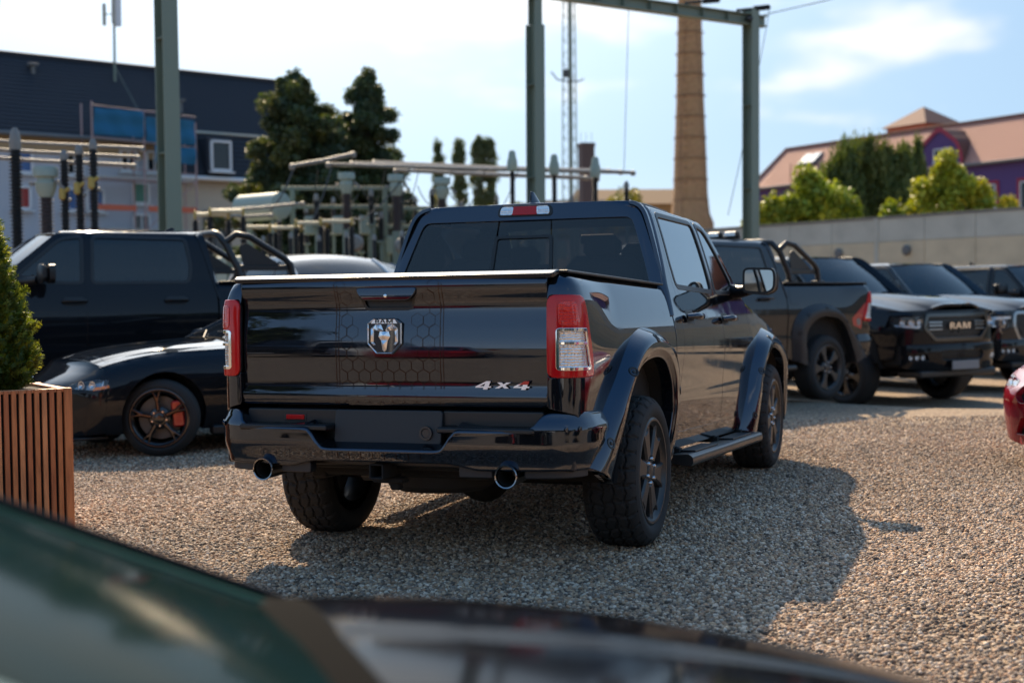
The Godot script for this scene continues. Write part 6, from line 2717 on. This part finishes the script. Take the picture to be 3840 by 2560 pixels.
func greenery() -> void:
	var spray := leaf_spray(40, .34, .17, 3)
	var willow := leaf_spray(44, .30, .15, 6)
	var far := leaf_spray(30, .45, .25, 9)
	var yellow := [Color(.44, .44, .04), Color(.31, .38, .045), Color(.54, .47, .045), Color(.21, .28, .035)]
	var olive := [Color(.13, .165, .045), Color(.09, .13, .035), Color(.18, .20, .05)]
	var dark := [Color(.075, .115, .065), Color(.095, .130, .055), Color(.13, .14, .05), Color(.06, .095, .065)]
	tree("willow_tree", "big drooping olive-green willow in front of the purple house", Vector3(16.1, 0, -65), [
		[Vector3(-.6, 6.3, 0), Vector3(1.3, 1.5, 1.2), 420], [Vector3(.3, 7.0, 0), Vector3(.8, 1.1, .8), 220], [Vector3(1.5, 5.9, .2), Vector3(1.2, 1.5, 1.1), 380], [Vector3(-1.5, 5.4, .1), Vector3(.9, 1.5, .9), 260], [Vector3(2.2, 6.6, 0), Vector3(.75, 1.4, .7), 230], [Vector3(2.4, 4.7, .2), Vector3(.8, 1.6, .8), 260], [Vector3(.4, 4.6, .5), Vector3(1.9, 1.5, 1.0), 420], [Vector3(-.7, 7.6, 0), Vector3(.5, .5, .5), 60]], willow, olive, 31, 6.0, .22, "", 1.5)
	tree("yellow_tree", "yellow-green young tree left of the willow", Vector3(12.1, 0, -58), [
		[Vector3(0, 5.4, 0), Vector3(.8, 1.0, .8), 200], [Vector3(-.9, 4.6, 0), Vector3(.7, .8, .7), 150], [Vector3(.95, 4.9, .1), Vector3(.7, .9, .7), 150], [Vector3(.2, 4.2, .3), Vector3(1.3, .8, .9), 190], [Vector3(1.7, 4.4, .1), Vector3(.6, .7, .6), 100]], spray, yellow, 12, 5.2, .10)
	tree("yellow_tree", "low yellow bush close to the right portal column", Vector3(10.2, 0, -58), [
		[Vector3(0, 4.3, 0), Vector3(.6, .65, .6), 110], [Vector3(.7, 4.2, 0), Vector3(.5, .5, .5), 80]], spray, yellow, 15, 4.0, .08)
	tree("yellow_tree", "pointed yellow-green tree in front of the dormer of the purple house", Vector3(16.9, 0, -55), [
		[Vector3(0, 5.6, 0), Vector3(.5, 1.0, .5), 150], [Vector3(-.4, 5.0, 0), Vector3(.8, .9, .8), 190], [Vector3(.6, 4.9, .1), Vector3(.8, 1.0, .8), 190], [Vector3(1.2, 4.6, 0), Vector3(.6, .9, .6), 120], [Vector3(-.2, 4.2, .3), Vector3(1.2, .7, .8), 160]], spray, yellow, 18, 5.6, .10)
	tree("yellow_tree", "small yellow bush between willow and pointed tree, at the wall top", Vector3(15.0, 0, -55), [
		[Vector3(0, 4.15, 0), Vector3(.55, .6, .5), 100]], spray, yellow, 20, 4.0, .07)
	tree("yellow_tree", "tiny bush at the wall top below the purple house windows", Vector3(18.9, 0, -54), [[Vector3(0, 4.2, 0), Vector3(.35, .5, .35), 50]], spray, yellow, 22, 4.0, .06)
	for q in [[-1.2, -60.0, 4.2, 1.3, 24, "yellowing tree behind the switchyard frames"], [5.0, -62.0, 4.6, 1.2, 25, "yellow tree low between portal columns and square chimney"], [1.1, -70, 4.4, 1.6, 27, "olive-yellow tree just left of the portal"], [-3.0, -66, 4.0, 1.6, 28, "low yellow-green tree behind the instrument transformers"]]:
		tree("yard_tree", q[5], Vector3(q[0], 0, q[1]), [[Vector3(0, q[2], 0), Vector3(q[3], q[3] * .8, q[3]), 220], [Vector3(q[3] * .7, q[2] - .5, 0), Vector3(.8, .8, .8), 90]], spray, [Color(.19, .19, .03), Color(.12, .14, .03), Color(.24, .21, .03)], q[4], q[2], .10)
	for q in [[-3.4, 20.2, 1.25, "tallest of the slim poplars far behind"], [-2.15, 19.5, .9, "slim poplar just right of the tallest"], [-5.6, 19.3, 1.0, "slim poplar second from the left far behind"], [-8.0, 19.1, .9, "leftmost slim poplar far behind"]]:
		tree("poplar_tree", q[3], Vector3(q[0], 0, -160), [[Vector3(0, q[1] - 2.6, 0), Vector3(q[2] * .46, 2.5, q[2] * .46), 260], [Vector3(0, q[1] - 6.0, 0), Vector3(q[2] * .6, 3.0, q[2] * .6), 200]], far, [Color(.15, .19, .09), Color(.11, .15, .07)], int(q[1] * 10), q[1] - 3.0, .2)
	conifer("broad dark conifer in front of the right end of the long house", Vector3(-6.9, 0, -46), 8.6, 6.0, 41, 2.1, dark)
	conifer("dark layered spruce right of the broad conifer", Vector3(-4.72, 0, -48), 8.9, 5.8, 43, 1.4, dark)
	conifer("smaller dark conifer between the broad one and the spruce", Vector3(-5.75, 0, -47), 7.2, 3.6, 47, 1.1, dark)
	# far ground cover that hides the horizon
	var hills := Geo.new()
	for k in 60:
		var a0 := TAU * k / 60.0
		var a1 := TAU * (k + 1) / 60.0
		var h0 := 5.0 + 2.0 * sin(k * 1.7) + sin(k * .6)
		var h1 := 5.0 + 2.0 * sin((k + 1) % 60 * 1.7) + sin((k + 1) % 60 * .6)
		var p0 := Vector3(cos(a0), 0, sin(a0))
		var p1 := Vector3(cos(a1), 0, sin(a1))
		hills.flat([p0 * 230, p1 * 230, p1 * 300 + Vector3(0, h1, 0), p0 * 300 + Vector3(0, h0, 0)], Vector3.UP)
		hills.flat([p0 * 300 + Vector3(0, h0, 0), p1 * 300 + Vector3(0, h1, 0), p1 * 390, p0 * 390], Vector3.UP)
	struct("hills", hills, M.hill)


func planter() -> void:
	var W := .8
	var H := .86
	var t := thing("slatted_planter", "square wooden planter with upright reddish slats at the left", "planter", Vector3(-3.19, 0, -8.63), .55)
	var g := Geo.new()
	box(g, Vector3(0, H * .5 - .01, 0), Vector3(W - .07, H - .03, W - .07), .005)
	obj("inner_box", g, M.liner, t)
	g = Geo.new()
	box(g, Vector3(0, H - .03, 0), Vector3(W - .10, .02, W - .10), .004)
	obj("soil", g, M.soil, t)
	for e in 4:
		var b := Basis(Vector3.UP, e * PI / 2)
		g = Geo.new()
		box(g, b * Vector3(0, H - .012, W * .5 - .040), Vector3(W - .07, .022, .045), .003, b)
		obj("top_rail", g, M.wood_b, t)
		g = Geo.new()
		box(g, b * Vector3(W * .5 - .022, H * .5, W * .5 - .022), Vector3(.046, H + .002, .046), .004, b)
		obj("corner_post", g, M.wood_a, t)
		for k in 16:
			g = Geo.new()
			var x := -W * .5 + .072 + k * (W - .144) / 15.0
			box(g, b * Vector3(x, H * .5, W * .5 - .018), Vector3(.028, H - .004, .024), .003, b)
			obj("slat", g, [M.wood_a, M.wood_b, M.wood_c][(k * 7 + e * 3) % 3], t)
	var c := thing("cone_shrub", "clipped cone-shaped evergreen shrub growing in the wooden planter", "shrub", Vector3(-3.25, H - .03, -8.66))
	var q := RandomNumberGenerator.new()
	q.seed = 77
	g = Geo.new()
	tube(g, [Vector3.ZERO, Vector3(0, .7, 0), Vector3(0, 1.15, 0)], [.035, .02, .005], 7)
	obj("stem", g, M.bark, c)
	var frond := Geo.new()
	for k in 34:
		var u := k / 33.0
		var side := -1.0 if k % 2 else 1.0
		var y := u * .10
		var ln := .034 * (1.15 - u) + .010
		var a := Vector3(q.randf_range(-.004, .004), y, q.randf_range(-.012, .012))
		var e := a + Vector3(side * ln, ln * .75, q.randf_range(-.015, .015))
		var w := Vector3(0, .0045, .0035)
		var nn := Vector3(q.randf_range(-.4, .4), .5, 1).normalized()
		var i0 := frond.vert(a - w, nn)
		var i1 := frond.vert(a + w, nn)
		var i2 := frond.vert(e, nn)
		frond.i.append_array(PackedInt32Array([i0, i1, i2]))
	var mm := MultiMesh.new()
	mm.transform_format = MultiMesh.TRANSFORM_3D
	mm.use_colors = true
	mm.mesh = frond.done()
	mm.instance_count = 5200
	for k in 5200:
		var v := 1.0 - sqrt(q.randf())
		var an := q.randf() * TAU
		var lump := 1.0 + .13 * sin(an * 5.0 + v * 9.0) + .10 * sin(an * 9.0 - v * 27.0) + .10 * q.randfn() * q.randf()
		var rr := (.275 * pow(1.0 - v, .82) * minf(1.0, .62 + v * 4.0) + .015) * lump
		var p := Vector3(cos(an) * rr, v * 1.18, sin(an) * rr) * 1.0
		p.x *= lerpf(.72, 1.0, sqrt(q.randf()))
		p.z *= lerpf(.72, 1.0, sqrt(q.randf()))
		var out := Vector3(cos(an), 1.1, sin(an)).normalized()
		var b := Basis(Quaternion(Vector3.UP, (out + Vector3(q.randfn(), q.randfn(), q.randfn()) * .28).normalized())) * Basis(Vector3.UP, q.randf() * TAU)
		mm.set_instance_transform(k, Transform3D(b.scaled(Vector3.ONE * q.randf_range(.55, 1.05)), p))
		var col := Color(.17, .23, .035).lerp(Color(.50, .50, .06), q.randf() * q.randf())
		mm.set_instance_color(k, col)
	var o := MultiMeshInstance3D.new()
	o.name = "foliage"
	o.multimesh = mm
	o.material_override = M.leaf
	o.set_meta("kind", "stuff")
	c.add_child(o)


func showroom() -> void:
	var t := thing("showroom", "long dark sales hall with glass front behind the camera", "building", Vector3(15, 0, 16), PI)
	var g := Geo.new()
	box(g, Vector3(0, 2.8, -5.2), Vector3(44, 5.6, 10), .02)
	obj("wall", g, M.facade, t)
	g = Geo.new()
	box(g, Vector3(0, 4.7, .12), Vector3(44.4, 1.0, .6), .02)
	obj("fascia", g, M.sign_white, t)
	for k in 11:
		window_unit(t, Vector3(-20 + k * 4.0, 2.1, -.14), Basis(), 3.5, 3.2, M.dark_glass, M.conc_dark, true)
	for q in [[-26, 9, 3.2, 61, "round green tree left of the sales hall, behind the camera"], [26, 14, 3.4, 62, "round green tree right of the sales hall, behind the camera"], [34, 4, 3.0, 63, "round green tree far right of the lot, outside the frame"]]:
		tree("lot_tree", q[4], Vector3(q[0], 0, q[1]), [[Vector3(0, 4.5, 0), Vector3(q[2], 2.4, q[2]), 420]], leaf_spray(30, .5, .3, q[3]), [Color(.07, .10, .03), Color(.10, .13, .035)], q[3], 4.5, .2)


func _ready() -> void:
	# ---- camera
	var cam := Camera3D.new()
	add_child(cam)
	var lens := CameraAttributesPhysical.new()
	lens.frustum_focal_length = 50.0
	lens.frustum_focus_distance = 7.6
	lens.frustum_near = 0.05
	lens.frustum_far = 1500.0
	lens.exposure_aperture = 2.0
	cam.attributes = lens
	cam.fov = 26.99
	cam.near = 0.05
	cam.far = 1500.0
	cam.transform = Transform3D(Basis(Vector3.RIGHT, -.02908) * Basis(Vector3.BACK, -.01428), Vector3(0, 1.347, 0))
	cam.current = true
	# ---- sky, sun, exposure
	var env := Environment.new()
	env.background_mode = Environment.BG_SKY
	env.sky = Sky.new()
	env.sky.sky_material = sky_material()
	env.background_energy_multiplier = 1.0
	env.tonemap_mode = Environment.TONE_MAPPER_LINEAR
	env.tonemap_exposure = 1.65
	env.sdfgi_enabled = true
	env.ssao_enabled = true
	env.ssil_enabled = true
	var we := WorldEnvironment.new()
	we.environment = env
	add_child(we)
	var sun := DirectionalLight3D.new()
	sun.light_color = Color(1.0, .895, .745)
	sun.light_energy = 1.6
	sun.light_angular_distance = .5
	sun.shadow_enabled = true
	sun.look_at_from_position(Vector3(-.59, 1.94, -2.52), Vector3.ZERO)
	add_child(sun)

	rng.seed = 11
	materials()
	ground()
	yard_wall()
	long_house()
	purple_house()
	chimneys()
	lattice_tower()
	switchyard()
	greenery()
	# ---- vehicles
	var wheel := make_wheel("fuel", .41, .29)
	var wheel_b := make_wheel("five", .41, .29, false)
	var wheel_d := make_wheel("dark", .41, .29, false)
	var wheel_s := make_wheel("street", .345, .26, false)
	var truck := pickup({"label": "dark blue-grey lifted pickup truck seen from behind, in the middle of the gravel lot", "at": Vector3(-.222, 0, -8.045), "turn": -.36025, "paint": M.paint, "cell": .035, "wheel": wheel, "rear_up": .034, "front_up": .144, "glass": M.side_glass, "glass_back": M.tint_back})
	truck.rotation = Vector3(0, -.36025, 0)
	truck.rotate_object_local(Vector3.RIGHT, -.030)
	truck.position.y = -.034
	var left := pickup({"label": "black crew-cab pickup with a roll bar parked behind the black coupe on the left", "at": Vector3(-3.08, 0, -17.3), "turn": 2.08, "paint": M.black_paint, "wheel": wheel_b, "roll_bar": true, "flares": false, "handle": M.black, "glass": M.tint})
	left.scale = Vector3.ONE * 1.08
	var grey := pickup({"label": "dark grey pickup with roof lamps, roll bar and flared arches on the right", "at": Vector3(3.36, 0, -19.12), "turn": 2.324, "paint": M.grey_paint, "wheel": wheel_b, "roll_bar": true, "light_bar": true, "flare_mat": M.dark_plastic, "graphic": true})
	grey.scale = Vector3.ONE * 1.02
	var bl := pickup({"label": "black pickup with a chrome-lettered grille facing right, behind the grey pickup", "at": Vector3(3.6, -.28, -25.0), "turn": -2.559, "paint": M.black_paint, "wheel": wheel_d, "grille_trim": M.black_chrome, "flares": false, "steps": false})
	bl.scale = Vector3.ONE * 1.12
	var gm := pickup({"label": "dark grey pickup with bracket-shaped headlamps near the right edge", "at": Vector3(5.9, -.28, -27.5), "turn": -2.559, "paint": M.grey_paint, "wheel": wheel_b, "flares": false, "steps": false, "front": "tall"})
	gm.scale = Vector3.ONE * 1.085
	var far := pickup({"label": "dark pickup farthest right, mostly hidden behind the grey one", "at": Vector3(8.9, -.28, -30.2), "turn": -2.559, "paint": M.black_paint, "wheel": wheel_b, "flares": false, "steps": false, "front": "tall"})
	far.scale = Vector3.ONE * 1.085
	car({"label": "black low coupe with red brake calipers between planter and pickup", "at": Vector3(-1.39, 0, -14.92), "turn": 2.18, "steer": -.5, "paint": M.black_paint, "wheel": wheel_s, "cell": .06})
	planter()
	var red := car({"label": "dark red car of which only the nose shows at the right edge", "at": Vector3(7.16, 0, -12.3), "turn": 2.13, "paint": M.red_paint, "wheel": wheel_s, "kind": "sedan"})
	var white := car({"label": "white van-like car behind the roll bar of the black pickup", "at": Vector3(-3.55, 0, -23.0), "turn": -2.559, "paint": M.white_car, "wheel": wheel_s, "kind": "suv"})
	white.scale = Vector3.ONE * 1.2
	var blue := car({"label": "blue-grey car right of the white one, only its roof showing over the tailgate", "at": Vector3(-3.7, 0, -24.6), "turn": -1.9, "paint": M.blue_grey_car, "wheel": wheel_s, "kind": "suv"})
	blue.scale = Vector3.ONE * 1.2
	var near := car({"label": "black soft-top car seen blurred from close by, filling the lower left corner", "at": Vector3(-2.066, 0, -1.146), "turn": -1.257, "kind": "roadster", "paint": M.satin, "wheel": wheel_s, "roof": M.fabric_top, "glass_front": M.near_glass, "glass": M.near_glass, "cell": .05})
	near.scale = Vector3(1, .91, 1)
	# the rest of the lot, behind and beside the camera, which the paint reflects
	showroom()
	dup(red, Vector3(11.5, 0, -6.0), 1.9, "dark red car parked to the right, outside the frame", "parked_car")
	dup(grey, Vector3(12.5, 0, -.5), 1.7, "dark grey pickup parked to the right, outside the frame", "pickup_truck").scale = grey.scale
	dup(white, Vector3(4.2, 0, 7.5), 2.6, "white car parked behind the camera", "parked_car").scale = white.scale
	dup(red, Vector3(-7.6, 0, .6), 2.5, "dark red car parked left of the camera, outside the frame", "parked_car")
	dup(white, Vector3(-10.4, 0, 1.6), 2.5, "white car parked left of the camera, outside the frame", "parked_car").scale = white.scale
	dup(bl, Vector3(-13.5, 0, 3.6), -.6, "black pickup parked behind the camera", "pickup_truck")
	pebbles()
